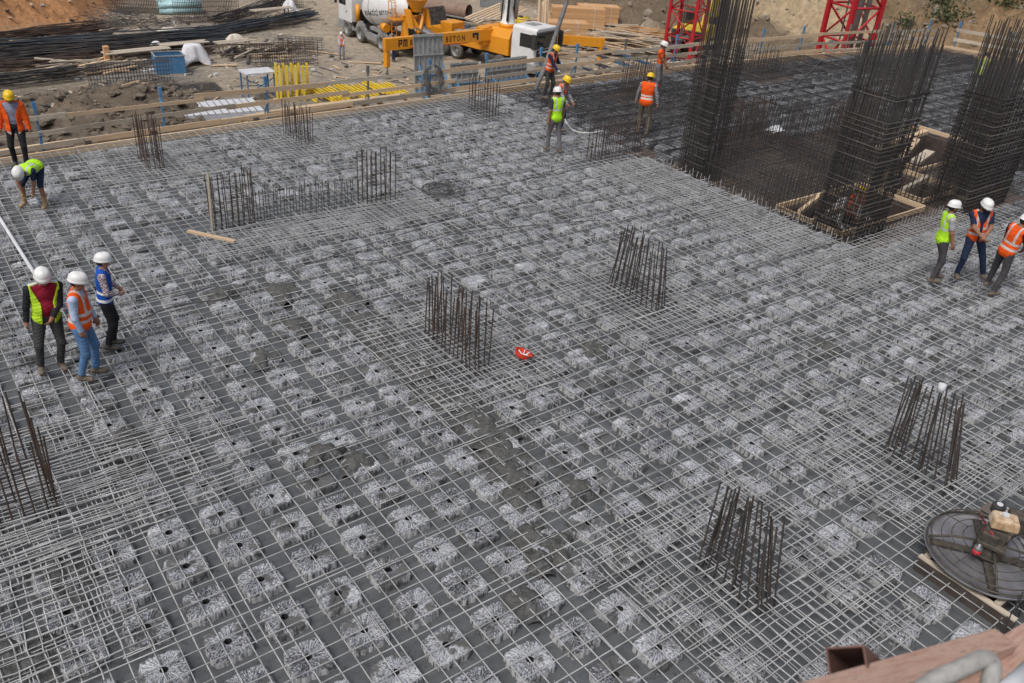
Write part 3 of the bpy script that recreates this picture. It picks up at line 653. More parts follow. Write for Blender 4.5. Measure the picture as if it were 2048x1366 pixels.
cage('wall_starters', 'dark wall bars around the farther opening', 22.7, 7.2, 0.24, 2.6, 1.1, 3, 20, m='rebar_dark', hoops=(0.03, 0.4), r=0.009, hj=0.2, cat='wall bars')
hz = lambda a, b, s: [a + s * k for k in range(int((b - a) / s))]
cage('tall_cage', 'slender tall dark bar cage with bars rising out of the picture', 16.32, 8.8, 0.82, 0.85, 5.6, 14, 14, m='rebar_dark', r=0.0125, hoops=hz(0.0, 3.5, 0.115), rh=0.011, jit=0.03, hj=0.3, cat='wall cage', inner=10, lean=(0.012, 0.0))
cage('tall_cage', 'broad tall dark bar cage standing in the near shaft opening', 16.62, 4.02, 1.32, 1.12, 4.75, 20, 16, m='rebar_dark', r=0.0135, hoops=hz(-0.1, 3.05, 0.115) + [3.4, 3.44, 3.48], rh=0.014, jit=0.025, hj=0.35, cat='wall cage', inner=10, z0=-0.18, lean=(0.05, 0.0))
cage('tall_cage', 'tall dark bar cage at the right behind the three talking workers', 21.9, 3.75, 2.3, 1.0, 4.7, 28, 14, m='rebar_dark', r=0.0135, hoops=hz(0.0, 3.2, 0.115), rh=0.014, jit=0.025, hj=0.35, cat='wall cage', inner=10, lean=(0.02, 0.0))
cage('tall_cage', 'tall dark bar cage cut by the right edge of the picture', 27.6, 4.3, 2.6, 0.7, 4.6, 18, 6, m='rebar_dark', r=0.0135, hoops=hz(0.0, 2.9, 0.15), rh=0.014, jit=0.025, hj=0.3, cat='wall cage', inner=10)
cage('wall_starters', 'sharp thin starter bars beside the plank rail at the lower right', 7.25, -5.05, 2.5, 0.3, 0.48, 17, 3, m='rebar_dark', hoops=(0.02,), r=0.008, hj=0.2, cat='wall bars', lean=(0.0, 0.12), rot=0.1)

cage('wall_cage', 'dark knee-high wall bars between the slender cage and the low brown cages', 19.6, 9.55, 4.6, 0.3, 1.15, 30, 3, m='rebar_dark', hoops=(0.03, 0.3, 0.6, 0.9), r=0.010, cat='wall bars')
cage('wall_cage', 'dark shoulder-high wall bars behind the near shaft opening', 20.3, 7.6, 0.3, 2.6, 1.7, 3, 20, m='rebar_dark', hoops=(0.03, 0.3, 0.6, 0.9, 1.2), r=0.010, cat='wall bars')
cage('tall_cage', 'dark bar cage half hidden between the two broad tall cages', 24.6, 5.1, 1.6, 0.5, 3.6, 14, 5, m='rebar_dark', r=0.0135, hoops=hz(0.0, 2.6, 0.13), rh=0.012, jit=0.03, hj=0.3, cat='wall cage', inner=6)

# ================================================================== PEOPLE (distance-field bodies, one continuous surface each)
def surf_net(F, ID, org, res):
    s = F < 0; nx_, ny_, nz_ = F.shape
    cnt = np.zeros((nx_ - 1, ny_ - 1, nz_ - 1)); acc = np.zeros((nx_ - 1, ny_ - 1, nz_ - 1, 3))
    cor = [(i, j, k) for i in (0, 1) for j in (0, 1) for k in (0, 1)]
    sl = lambda A, c: A[c[0]:A.shape[0] - 1 + c[0], c[1]:A.shape[1] - 1 + c[1], c[2]:A.shape[2] - 1 + c[2]]
    for a in range(8):
        for b in range(a + 1, 8):
            ca, cb = cor[a], cor[b]
            if sum(abs(p - q) for p, q in zip(ca, cb)) != 1: continue
            fa, fb = sl(F, ca), sl(F, cb); x = (fa < 0) != (fb < 0)
            t = np.where(x, fa / np.where(x, fa - fb, 1), 0)
            for d in range(3): acc[..., d] += np.where(x, ca[d] + (cb[d] - ca[d]) * t, 0)
            cnt += x
    act = cnt > 0; vid = -np.ones(act.shape, int); idx = np.argwhere(act); vid[act] = np.arange(len(idx))
    V = (idx + acc[act] / cnt[act][:, None]) * res + org
    ids = ID[:-1, :-1, :-1][act]
    # id of the corner that lies deepest inside
    best = np.full(len(idx), 1e9); 
    for c in cor:
        f = sl(F, c)[act]; i_ = sl(ID, c)[act]; w = np.abs(f); m_ = w < best; best = np.where(m_, w, best); ids = np.where(m_, i_, ids)
    faces = []
    for ax in range(3):
        o = [(1, 2), (2, 0), (0, 1)][ax]
        A = [slice(None)] * 3; B = [slice(None)] * 3; A[ax] = slice(0, -1); B[ax] = slice(1, None)
        ch = s[tuple(A)] != s[tuple(B)]; pos = np.argwhere(ch)
        if len(pos) == 0: continue
        ok = np.ones(len(pos), bool)
        for d in o: ok &= (pos[:, d] > 0) & (pos[:, d] < F.shape[d] - 1)
        pos = pos[ok]; ins = s[pos[:, 0], pos[:, 1], pos[:, 2]]
        e1 = np.zeros(3, int); e1[o[0]] = 1; e2 = np.zeros(3, int); e2[o[1]] = 1
        q = [vid[tuple((pos - e1 - e2).T)], vid[tuple((pos - e2).T)], vid[tuple(pos.T)], vid[tuple((pos - e1).T)]]
        Q = np.stack(q, -1); Q[~ins] = Q[~ins][:, ::-1]; faces.append(Q)
    return V, np.concatenate(faces), ids

class SDF:
    def __init__(s, res=0.011): s.p = []; s.res = res
    def cone(s, a, b, ra, rb, m=0, k=0.02, wr=0.0): s.p.append(('c', np.array(a, float), np.array(b, float), ra, rb, m, k, wr)); return s
    def ell(s, c, r, m=0, k=0.02, R=None, wr=0.0): s.p.append(('e', np.array(c, float), np.array(r, float), R, None, m, k, wr)); return s
    def field(s, pad=0.05, post=None):
        lo = np.array([1e9] * 3); hi = -lo
        for p in s.p:
            if p[0] == 'c':
                R = max(p[3], p[4]); lo = np.minimum(lo, np.minimum(p[1], p[2]) - R); hi = np.maximum(hi, np.maximum(p[1], p[2]) + R)
            else: R = p[2].max(); lo = np.minimum(lo, p[1] - R); hi = np.maximum(hi, p[1] + R)
        lo -= pad; hi += pad; n = np.ceil((hi - lo) / s.res).astype(int) + 1
        F = np.full(n, 0.2, np.float32); ID = np.zeros(n, int); D = np.full(n, 1e3, np.float32)
        ax = [lo[d] + s.res * np.arange(n[d]) for d in range(3)]
        for p in s.p:
            if p[0] == 'c': R = max(p[3], p[4]) + 0.09; a0 = np.minimum(p[1], p[2]) - R; a1 = np.maximum(p[1], p[2]) + R
            else: R = p[2].max() + 0.09; a0 = p[1] - R; a1 = p[1] + R
            i0 = np.maximum(0, np.floor((a0 - lo) / s.res).astype(int)); i1 = np.minimum(n, np.ceil((a1 - lo) / s.res).astype(int) + 1)
            if (i1 <= i0).any(): continue
            sl = tuple(slice(i0[d], i1[d]) for d in range(3))
            X, Y, Z = np.meshgrid(*[ax[d][sl[d]] for d in range(3)], indexing='ij')
            if p[0] == 'c':
                d_ = p[2] - p[1]; L2 = max(1e-9, d_ @ d_); t = np.clip(((X - p[1][0]) * d_[0] + (Y - p[1][1]) * d_[1] + (Z - p[1][2]) * d_[2]) / L2, 0, 1)
                dist = np.sqrt((X - p[1][0] - t * d_[0]) ** 2 + (Y - p[1][1] - t * d_[1]) ** 2 + (Z - p[1][2] - t * d_[2]) ** 2) - (p[3] + (p[4] - p[3]) * t)
            else:
                q = np.stack([X - p[1][0], Y - p[1][1], Z - p[1][2]], -1)
                if p[3] is not None: q = q @ p[3]
                q = q / p[2]; l = np.sqrt((q ** 2).sum(-1)); dist = (l - 1) * p[2].min()
            if p[7] > 0: dist = dist + p[7] * (np.sin(X * 31 + Z * 47 + 2 * np.sin(Y * 23)) * np.sin(Z * 61 + Y * 19 + X * 11))
            f = F[sl]; k = p[6]; h = np.clip(0.5 + 0.5 * (f - dist) / k, 0, 1); F[sl] = f * (1 - h) + dist * h - k * h * (1 - h)
            D_ = D[sl]; m_ = dist < D_; D[sl] = np.where(m_, dist, D_); ii_ = ID[sl]; ID[sl] = np.where(m_, p[5], ii_)
        if post is not None:
            X, Y, Z = np.meshgrid(*ax, indexing='ij'); F, ID = post(F, ID, X, Y, Z)
        return F, ID, lo
    def mesh(s, name, mats, post=None, attr=None):
        F, ID, lo = s.field(post=post); V, Q, ids = surf_net(F, ID, lo, s.res)
        me = bpy.data.meshes.new(name); me.from_pydata(V.tolist(), [], Q.tolist())
        for m in mats: me.materials.append(MATS[m])
        me.polygons.foreach_set('material_index', np.clip(ids[Q[:, 0]], 0, len(mats) - 1).astype(np.int32)); me.polygons.foreach_set('use_smooth', np.ones(len(Q), bool))
        if attr is not None:
            a = me.attributes.new('tc', 'FLOAT_VECTOR', 'POINT'); a.data.foreach_set('vector', attr(V).astype(np.float32).reshape(-1))
        me.update(); return me

def fabric(name, col, rough=0.85, bump=0.004):
    return mat(name, col, tuple(c * 0.72 for c in col), 9, rough=rough, bump=bump * 2.5, bscale=16, spec=0.2)
def stripe_fabric(name, col, tape=(0.62, 0.62, 0.60), bands=(0.10, 0.22), straps=True, bw=0.026):
    m = fabric(name, col); nt = m.node_tree; L = nt.links; b = nt.nodes['Principled BSDF']; src = b.inputs['Base Color'].links[0].from_socket
    at = nd(nt, 'ShaderNodeAttribute', attribute_name='tc'); sx = nd(nt, 'ShaderNodeSeparateXYZ'); L.new(at.outputs['Vector'], sx.inputs[0]); acc = None
    def band(sock, c, w):
        s = nd(nt, 'ShaderNodeMath', operation='SUBTRACT'); L.new(sock, s.inputs[0]); s.inputs[1].default_value = c
        a = nd(nt, 'ShaderNodeMath', operation='ABSOLUTE'); L.new(s.outputs[0], a.inputs[0]); l = nd(nt, 'ShaderNodeMath', operation='LESS_THAN'); L.new(a.outputs[0], l.inputs[0]); l.inputs[1].default_value = w; return l.outputs[0]
    outs = [band(sx.outputs[2], c, bw) for c in bands]
    if straps:
        a = nd(nt, 'ShaderNodeMath', operation='ABSOLUTE'); L.new(sx.outputs[0], a.inputs[0]); st = band(a.outputs[0], 0.105, 0.022)
        g = nd(nt, 'ShaderNodeMath', operation='GREATER_THAN'); L.new(sx.outputs[2], g.inputs[0]); g.inputs[1].default_value = max(bands)
        mu = nd(nt, 'ShaderNodeMath', operation='MULTIPLY'); L.new(st, mu.inputs[0]); L.new(g.outputs[0], mu.inputs[1]); outs.append(mu.outputs[0])
    for o in outs:
        if acc is None: acc = o
        else:
            mx = nd(nt, 'ShaderNodeMath', operation='MAXIMUM'); L.new(acc, mx.inputs[0]); L.new(o, mx.inputs[1]); acc = mx.outputs[0]
    mix = nd(nt, 'ShaderNodeMix', data_type='RGBA'); L.new(acc, mix.inputs[0]); L.new(src, mix.inputs[6]); mix.inputs[7].default_value = (*tape, 1); L.new(mix.outputs[2], b.inputs['Base Color'])
ORANGE = (0.86, 0.105, 0.012); LIME = (0.46, 0.86, 0.03)
stripe_fabric('vest_orange', ORANGE, tape=(0.50, 0.46, 0.43)); stripe_fabric('vest_orange_low', ORANGE, bands=(0.12, 0.20), tape=(0.62, 0.56, 0.5), straps=False); stripe_fabric('vest_lime', LIME, bands=(0.25,), tape=(0.50, 0.54, 0.50)); stripe_fabric('vest_lime_soft', (0.50, 0.78, 0.04), bands=(0.6,), tape=(0.55, 0.58, 0.5)); stripe_fabric('vest_blue', (0.012, 0.085, 0.42), bands=(0.03, 0.17), tape=(0.72, 0.72, 0.72), straps=False)
stripe_fabric('jacket_orange', (0.85, 0.11, 0.015), bands=(-0.12,), tape=(0.55, 0.55, 0.52), straps=False)
for n_, c_ in dict(cl_red=(0.24, 0.012, 0.03), cl_black=(0.022, 0.022, 0.026), cl_charcoal=(0.06, 0.06, 0.06), cl_navy=(0.02, 0.03, 0.07), cl_jeans=(0.10, 0.20, 0.37), cl_darkjeans=(0.022, 0.035, 0.075), cl_lightblue=(0.42, 0.52, 0.70), cl_grey=(0.17, 0.16, 0.17), cl_greytee=(0.42, 0.42, 0.44), cl_darkgrey=(0.075, 0.07, 0.075), cl_greyblue=(0.24, 0.26, 0.34), cl_tan=(0.42, 0.29, 0.15), cl_khaki=(0.17, 0.14, 0.10), cl_orange=(0.80, 0.13, 0.03), cl_paleblue=(0.5, 0.56, 0.66), cl_olive=(0.35, 0.42, 0.08)).items(): fabric(n_, c_)
def plaid(name, c1, c2, s):
    m = mat(name, c1, rough=0.85, spec=0.2); nt = m.node_tree; L = nt.links; b = nt.nodes['Principled BSDF']; tc = nd(nt, 'ShaderNodeTexCoord'); ck = nd(nt, 'ShaderNodeTexChecker'); ck.inputs['Scale'].default_value = s; ck.inputs[1].default_value = (*c1, 1); ck.inputs[2].default_value = (*c2, 1); L.new(tc.outputs['Object'], ck.inputs['Vector']); L.new(ck.outputs[0], b.inputs['Base Color'])
plaid('cl_plaid', (0.42, 0.40, 0.42), (0.06, 0.06, 0.09), 26); plaid('cl_pattern', (0.62, 0.52, 0.54), (0.05, 0.035, 0.05), 44)
mat('skin', (0.40, 0.225, 0.15), (0.33, 0.175, 0.115), 7, rough=0.55, spec=0.3); mat('skin_tan', (0.30, 0.155, 0.095), (0.25, 0.12, 0.075), 7, rough=0.55, spec=0.3)
mat('lip', (0.26, 0.10, 0.08), rough=0.5); mat('hair', (0.018, 0.014, 0.012), (0.03, 0.024, 0.02), 60, rough=0.7); mat('eye', (0.03, 0.025, 0.022), rough=0.3)
mat('boot', (0.10, 0.078, 0.058), (0.17, 0.14, 0.11), 12, rough=0.85); mat('boot_dark', (0.045, 0.04, 0.036), (0.11, 0.10, 0.085), 12, rough=0.85); mat('boot_tan', (0.36, 0.24, 0.12), (0.28, 0.2, 0.12), 12, rough=0.85)
mat('hat_white', (0.74, 0.74, 0.72), (0.66, 0.66, 0.64), 6, rough=0.38, spec=0.5); mat('hat_yellow', (0.78, 0.50, 0.01), (0.70, 0.46, 0.02), 6, rough=0.38, spec=0.5); mat('hat_red', (0.72, 0.06, 0.03), (0.62, 0.06, 0.03), 6, rough=0.38, spec=0.5)

def hard_hat_mb():
    mb = MB(); n = 28
    prof = [(1.0, 0.0), (0.995, 0.22), (0.95, 0.47), (0.84, 0.70), (0.64, 0.87), (0.36, 0.97), (0.0, 1.0)]
    rings = []; vs = []; fs = []
    for (r, h) in prof:
        for k in range(n):
            t = 2 * math.pi * k / n; x = r * 0.118 * math.sin(t); y = r * 0.142 * math.cos(t); ridge = 0.006 if (abs(x) < 0.022 and r > 0.05) else 0.0
            vs.append((x * (1 + 0), y, 0.128 * h + ridge * (1 if h > 0.2 else 0)))
    # brim: longer at the front
    for k in range(n):
        t = 2 * math.pi * k / n; c = math.cos(t); e = 0.016 + 0.042 * max(0, c) ** 3; vs.append(((0.118 + e * 0.9) * math.sin(t), (0.142 + e) * c, -0.012 - 0.010 * max(0, c)))
    for k in range(n):
        t = 2 * math.pi * k / n; vs.append((0.112 * math.sin(t), 0.136 * math.cos(t), -0.008))
    nr = len(prof)
    for i in range(nr - 1):
        for k in range(n): k2 = (k + 1) % n; fs.append((i * n + k2, i * n + k, (i + 1) * n + k, (i + 1) * n + k2))
    b = nr * n
    for k in range(n): k2 = (k + 1) % n; fs.append((k, k2, b + k2, b + k)); fs.append((b + k, b + k2, b + n + k2, b + n + k))
    mb.add(vs, fs, 0, True); return mb

def ik(a, t, l1, l2, hint):
    a, t, hint = np.array(a, float), np.array(t, float), np.array(hint, float); d = t - a; L = np.linalg.norm(d)
    if L > (l1 + l2) * 0.998: t = a + d / L * (l1 + l2) * 0.998; d = t - a; L = np.linalg.norm(d)
    u = d / L; x = (l1 * l1 - l2 * l2 + L * L) / (2 * L); hgt = math.sqrt(max(0, l1 * l1 - x * x)); p = hint - u * (hint @ u); p /= max(1e-6, np.linalg.norm(p)); return a + u * x + p * hgt, t
def rz(a): c, s = math.cos(a), math.sin(a); return np.array([[c, -s, 0], [s, c, 0], [0, 0, 1]])
def rx(a): c, s = math.cos(a), math.sin(a); return np.array([[1, 0, 0], [0, c, -s], [0, s, c]])
def ry(a): c, s = math.cos(a), math.sin(a); return np.array([[c, 0, s], [0, 1, 0], [-s, 0, c]])
def person(label, loc, yaw, H=1.75, pelvis=(0, 0, None), lean=0.03, side=0.0, twist=0.0, feet=((-0.12, 0.02, 0.1), (0.12, -0.02, -0.1)), hands=None, hand_dir=None, elb=None, head=(0, 0), hat='hat_white', shirt='cl_grey', sleeve='short', pants='cl_charcoal', shorts=False, boots='boot', skin='skin', vest=None, vest_open=0.0, jacket=None, beard=False, hair=True, belly=0.0, girth=1.0, res=0.011, long_vest=0.0, gloves=None, pant_band=None, hair_long=False, sleeve_mat=None):
    """local frame: y = facing, x = right, z = up; hands: targets (left, right) in that frame"""
    S = H / 1.75; t = thing('person', label, 'person', loc, yaw)
    # materials of the body
    ml = [skin, shirt, pants, boots, 'hair', 'lip', gloves or skin, 'eye', pant_band or pants, sleeve_mat or shirt]; SK, SH, PA, BO, HA, LI, GL, EY, PB, SL = range(10)
    pz = 0.968 if pelvis[2] is None else pelvis[2]; P = np.array([pelvis[0], pelvis[1], pz])
    Rt = rz(twist) @ ry(side) @ rx(-lean)        # torso frame
    T = lambda x, y, z: P + Rt @ np.array([x, y, z])
    g = girth; s = SDF(res / S)
    # torso
    s.ell(T(0, 0.0, 0.02), (0.165 * g, 0.115 * g + belly * 0.3, 0.13), PA, 0.03, Rt, 0.003)
    s.ell(T(0, 0.012 + belly * 0.5, 0.19), (0.152 * g, 0.105 * g + belly, 0.17), SH, 0.04, Rt, 0.003)
    s.ell(T(0, 0.0, 0.38), (0.172 * g, 0.112 * g, 0.19), SH, 0.04, Rt, 0.003)
    sl_, sr_ = T(-0.185 * g, -0.01, 0.495), T(0.185 * g, -0.01, 0.495)
    s.cone(T(-0.1, -0.01, 0.51), sl_, 0.07, 0.062, SH, 0.04); s.cone(T(0.1, -0.01, 0.51), sr_, 0.07, 0.062, SH, 0.04)
    s.cone(T(0, -0.015, 0.5), T(0, 0.012, 0.60), 0.058, 0.05, SK, 0.03)
    # head
    hy, hp = head; Rh = Rt @ rz(hy) @ rx(hp) if abs(lean) < 0.5 else Rt @ rz(hy) @ rx(hp)
    if abs(lean) < 0.5: Rh = rz(twist + hy) @ rx(hp)
    nb = T(0, 0.0, 0.585); Hc = nb + Rh @ np.array([0, 0.022, 0.115]); Hd = lambda x, y, z: Hc + Rh @ np.array([x, y, z])
    s.ell(Hd(0, -0.005, 0.02), (0.077, 0.095, 0.10), SK, 0.02, Rh)
    s.ell(Hd(0, 0.025, -0.055), (0.058, 0.062, 0.062), HA if beard else SK, 0.03, Rh)
    s.cone(Hd(0, 0.086, 0.0), Hd(0, 0.102, -0.028), 0.010, 0.015, SK, 0.012)
    for e in (-1, 1):
        s.ell(Hd(e * 0.078, -0.005, -0.01), (0.012, 0.024, 0.034), SK, 0.008, Rh); s.ell(Hd(e * 0.032, 0.083, 0.008), (0.013, 0.009, 0.008), EY, 0.004, Rh)
    s.ell(Hd(0, 0.079, -0.062), (0.024, 0.010, 0.008), LI, 0.006, Rh)
    # legs
    for i, e in ((0, -1), (1, 1)):
        f = feet[i]; hip = P + rz(twist * 0.5) @ np.array([e * 0.095 * g, 0, -0.03]); fz = f[3] if len(f) > 3 else 0.0
        ank = np.array([f[0], f[1], 0.095 + fz]); fd = rz(f[2]) @ np.array([0, 1, 0]); kn, ank = ik(hip, ank, 0.435, 0.43, fd + np.array([e * 0.12, 0, 0]))
        s.cone(hip, kn, 0.097 * g, 0.066, PA, 0.03, 0.005)
        if shorts: s.cone(kn, ank, 0.056, 0.042, SK, 0.02)
        else: s.cone(kn, kn + (ank - kn) * 0.9, 0.064, 0.056, PA, 0.03, 0.006)
        if pant_band: s.cone(kn + (ank - kn) * 0.5, kn + (ank - kn) * 0.66, 0.064, 0.064, PB, 0.005)
        heel = ank + np.array([0, 0, -0.05]) - fd * 0.045; toe = ank + np.array([0, 0, -0.058]) + fd * 0.155
        s.cone(ank + (kn - ank) * (0.3 if shorts else 0.12), ank + np.array([0, 0, -0.03]), 0.050 if not shorts else 0.052, 0.05, BO, 0.015)
        s.cone(heel, toe, 0.042, 0.037, BO, 0.025); s.cone(heel + fd * 0.05, toe + fd * -0.02 + rz(f[2]) @ np.array([0.018 * -e, 0, 0]), 0.042, 0.04, BO, 0.02)
    # arms
    hd_l = hands or ((-0.26, 0.06, 0.80), (0.26, 0.06, 0.80)); el_h = elb or ((-0.5, -0.8, -0.1), (0.5, -0.8, -0.1)); arms = []
    for i, e, sh in ((0, -1, sl_), (1, 1, sr_)):
        el, wr = ik(sh, hd_l[i], 0.29, 0.255, el_h[i]); arms.append((sh, el, wr))
        mu = SL; mf = SL if sleeve == 'long' else SK
        s.cone(sh, sh + (el - sh) * (1.0 if sleeve == 'long' else 0.62), 0.062 * g, 0.052 if sleeve == 'long' else 0.056, mu, 0.03, 0.004)
        if sleeve != 'long': s.cone(sh + (el - sh) * 0.5, el, 0.047, 0.042, SK, 0.02)
        s.cone(el, el + (wr - el) * (0.9 if sleeve == 'long' else 1.0), 0.049 if sleeve == 'long' else 0.043, 0.040 if sleeve == 'long' else 0.031, mf, 0.025, 0.003 if sleeve == 'long' else 0)
        # hand: palm, four fingers, thumb
        fa = (wr - el) / np.linalg.norm(wr - el); hd = np.array(hand_dir[i], float) if hand_dir and hand_dir[i] is not None else fa; hd = hd / np.linalg.norm(hd)
        inw = np.array([-e, 0.0, 0.0]); inw = inw - hd * (inw @ hd); inw = inw / max(1e-6, np.linalg.norm(inw)); up = np.cross(hd, inw) * (-e)     # thumb side
        pc = wr + hd * 0.045
        s.cone(wr, wr + hd * 0.02, 0.03, 0.03, GL, 0.02); s.cone(pc - up * 0.020, pc + up * 0.022 , 0.026, 0.026, GL, 0.02); s.cone(pc + hd * 0.025 - up * 0.024, pc + hd * 0.025 + up * 0.024, 0.019, 0.019, GL, 0.02)
        for q, (o_, ln) in enumerate(((0.030, 0.070), (0.011, 0.078), (-0.009, 0.072), (-0.028, 0.056))):
            b0 = pc + hd * 0.036 + up * o_; b1 = b0 + (hd * 0.85 + inw * 0.35) * ln * 0.5; b2 = b1 + (hd * 0.45 + inw * 0.85) * ln * 0.5
            s.cone(b0, b1, 0.0105, 0.0098, GL, 0.006); s.cone(b1, b2, 0.0098, 0.0088, GL, 0.006)
        t0 = pc - hd * 0.01 + up * 0.030; t1 = t0 + (hd * 0.6 + up * 0.7 + inw * 0.3) * 0.036; t2 = t1 + (hd * 0.8 + inw * 0.55) * 0.03
        s.cone(t0, t1, 0.0135, 0.0115, GL, 0.008); s.cone(t1, t2, 0.0115, 0.0095, GL, 0.006)
    for k_ in range(len(s.p)):      # nothing
        pass
    me = s.mesh('body', ml); o = bpy.data.objects.new('body', me); COL.objects.link(o); o.parent = t; o.scale = (S, S, S)
    if beard or hair:
        h = SDF(0.010); h.ell(Hd(0, -0.014, 0.022), (0.083, 0.098, 0.104), 0, 0.01, Rh, 0.003)
        if hair_long: h.ell(Hd(0, -0.06, -0.05), (0.075, 0.05, 0.10), 0, 0.03, Rh)
        def hp_(F, ID, X, Y, Z):
            q = (np.stack([X, Y, Z], -1) - Hc) @ Rh; cut = np.maximum(q[..., 1] - 0.035 + 0.25 * np.minimum(0, q[..., 2] - 0.03), -(q[..., 2] + (0.06 if not hair_long else 0.16))); return np.maximum(F, cut), ID
        oh = bpy.data.objects.new('hair', h.mesh('hair', ['hair'], post=hp_)); COL.objects.link(oh); oh.parent = t; oh.scale = (S, S, S)
    if hat:
        ho = hard_hat_mb().build('hard_hat', hat, t); M = Matrix(Rh.tolist()) @ Matrix.Rotation(-0.06, 3, 'X'); M4 = (M * (S * 0.96)).to_4x4(); M4.translation = Vector((Hd(0, 0.004, 0.040) * S).tolist()); ho.matrix_local = M4
    def tcf(V): return (V - P) @ Rt
    if vest or jacket:
        v = SDF(res / S); off = 0.017 if vest else 0.024
        if vest or jacket:
            v.ell(T(0, 0.0, 0.02 - long_vest), (0.172 * g + off, 0.125 * g + off + belly * 0.6, 0.17 + long_vest), 0, 0.06, Rt, 0.005)
            v.ell(T(0, 0.012 + belly * 0.5, 0.19), (0.160 * g + off, 0.110 * g + off + belly, 0.18), 0, 0.05, Rt, 0.005)
            v.ell(T(0, 0.0, 0.38), (0.178 * g + off, 0.116 * g + off, 0.19 + off), 0, 0.05, Rt, 0.004)
            v.cone(T(-0.1, -0.01, 0.51), T(-0.165 * g, -0.01, 0.497), 0.07 + off, 0.066 + off, 0, 0.04); v.cone(T(0.1, -0.01, 0.51), T(0.165 * g, -0.01, 0.497), 0.07 + off, 0.066 + off, 0, 0.04)
        if jacket:
            for (sh, el, wr) in arms:
                v.cone(sh, el, 0.082, 0.068, 0, 0.03, 0.006); v.cone(el, el + (wr - el) * 0.97, 0.066, 0.052, 0, 0.03, 0.006)
        lowz = -0.10 - long_vest
        def vp(F, ID, X, Y, Z):
            q = (np.stack([X, Y, Z], -1) - P) @ Rt; x, y, z = q[..., 0], q[..., 1], q[..., 2]
            near_t = np.abs(x) < 0.24
            cut = lowz - z if not jacket else np.where(near_t, lowz - z, -1.0)
            F = np.maximum(F, cut)
            if not jacket: F = np.maximum(F, np.abs(x) - 0.185 * g - 0.035 * np.clip((0.42 - z) / 0.2, 0, 1))
            # neck opening, deeper in front
            nk = 0.078 - np.sqrt(x ** 2 + (y - 0.03) ** 2); F = np.where(z > 0.42, np.maximum(F, nk), F)
            vn = 0.5 * (0.58 - z) - 0.06
            if vest_open >= 0: F = np.where((y > 0.02), np.maximum(F, np.maximum((vest_open + 0.10 * np.clip((z - 0.30) / 0.25, 0, 1)) - np.abs(x), -1) if (vest_open > 0) else np.where(z > 0.36, 0.42 * (z - 0.36) + 0.0 - np.abs(x), -1)), F)
            return F, ID
        ov = bpy.data.objects.new('safety_vest' if vest else 'jacket', v.mesh('vest', [vest or jacket], post=vp, attr=tcf)); COL.objects.link(ov); ov.parent = t; ov.scale = (S, S, S)
    return t
ZS = 0.055      # walking level on the bars
PEOPLE = []
def at(u, v, z=ZS): return G(u, v, z)
def face_px(u, v, u2, v2, z=ZS):   # heading on the ground along a direction seen in the photograph
    a, b = G(u, v, z), G(u2, v2, z); d = b - a; return math.atan2(-d.x, d.y)
PEOPLE_END = True
stripe_fabric('vest_faded', (0.30, 0.36, 0.10), bands=(0.2,), tape=(0.4, 0.4, 0.34))
TOCAM = lambda p: math.atan2(-(CAM_C[0] - p[0]), CAM_C[1] - p[1])
# -- three at the left
p = at(104, 735); person('man in open lime padded vest over a dark red shirt, holding a cigarette', p, TOCAM(p) + 0.15, 1.76, lean=0.02, feet=((-0.13, 0.02, 0.25), (0.16, 0.02, -0.25)), hands=((-0.02, 0.27, 1.07), (0.30, 0.02, 0.82)), elb=((-0.8, -0.5, -0.3), (0.6, -0.7, 0)), head=(-0.15, -0.12), shirt='cl_red', sleeve='long', sleeve_mat='cl_black', pants='cl_charcoal', boots='boot', skin='skin_tan', vest='vest_lime_soft', vest_open=0.085, belly=0.035, girth=1.12)
p = at(176, 752); person('man in orange vest, light blue shirt and jeans, hand on hip', p, TOCAM(p) + 1.25, 1.78, lean=0.02, feet=((-0.10, 0.10, 0.1), (0.12, -0.06, -0.2)), hands=((-0.20, 0.16, 0.95), (0.20, 0.06, 0.93)), elb=((-0.8, -0.5, -0.2), (0.75, -0.75, 0.0)), head=(0.1, -0.1), shirt='cl_lightblue', sleeve='long', pants='cl_jeans', boots='boot', skin='skin_tan', vest='vest_orange', girth=1.06, belly=0.02)
p = at(222, 694); person('person in blue vest with white bands over a patterned blouse', p, TOCAM(p) + 1.45, 1.68, lean=0.03, feet=((-0.09, 0.04, 0.1), (0.09, -0.03, -0.1)), hands=((-0.10, 0.22, 1.12), (0.08, 0.24, 1.10)), elb=((-0.8, -0.6, -0.3), (0.8, -0.6, -0.3)), head=(0.25, 0.0), shirt='cl_pattern', sleeve='long', pants='cl_black', boots='boot_dark', vest='vest_blue', girth=0.93)
# -- upper left
p = at(44, 331); person('man in long orange jacket and yellow helmet by the slab edge', p, TOCAM(p) - 0.15, 1.80, lean=0.03, feet=((-0.12, 0.05, 0.1), (0.13, -0.05, -0.2)), hands=((-0.33, 0.08, 0.78), (0.32, 0.05, 0.80)), head=(0.1, -0.2), hat='hat_yellow', shirt='cl_greyblue', sleeve='long', pants='cl_black', boots='boot_dark', jacket='jacket_orange', vest_open=0.075, long_vest=0.08, skin='skin_tan', girth=1.08)
p = at(72, 412); person('man in lime vest and shorts bent down to the bars', p, TOCAM(p) - 0.5, 1.74, pelvis=(0, -0.26, 0.86), lean=1.45, feet=((-0.22, 0.0, 0.15), (0.24, 0.0, -0.15)), hands=((-0.08, 0.22, 0.22), (0.10, 0.24, 0.20)), elb=((-0.9, -0.2, 0.1), (0.9, -0.2, 0.1)), head=(0, 0.25), shirt='cl_navy', pants='cl_navy', shorts=True, boots='boot_tan', skin='skin_tan', vest='vest_lime', gloves='cl_tan')
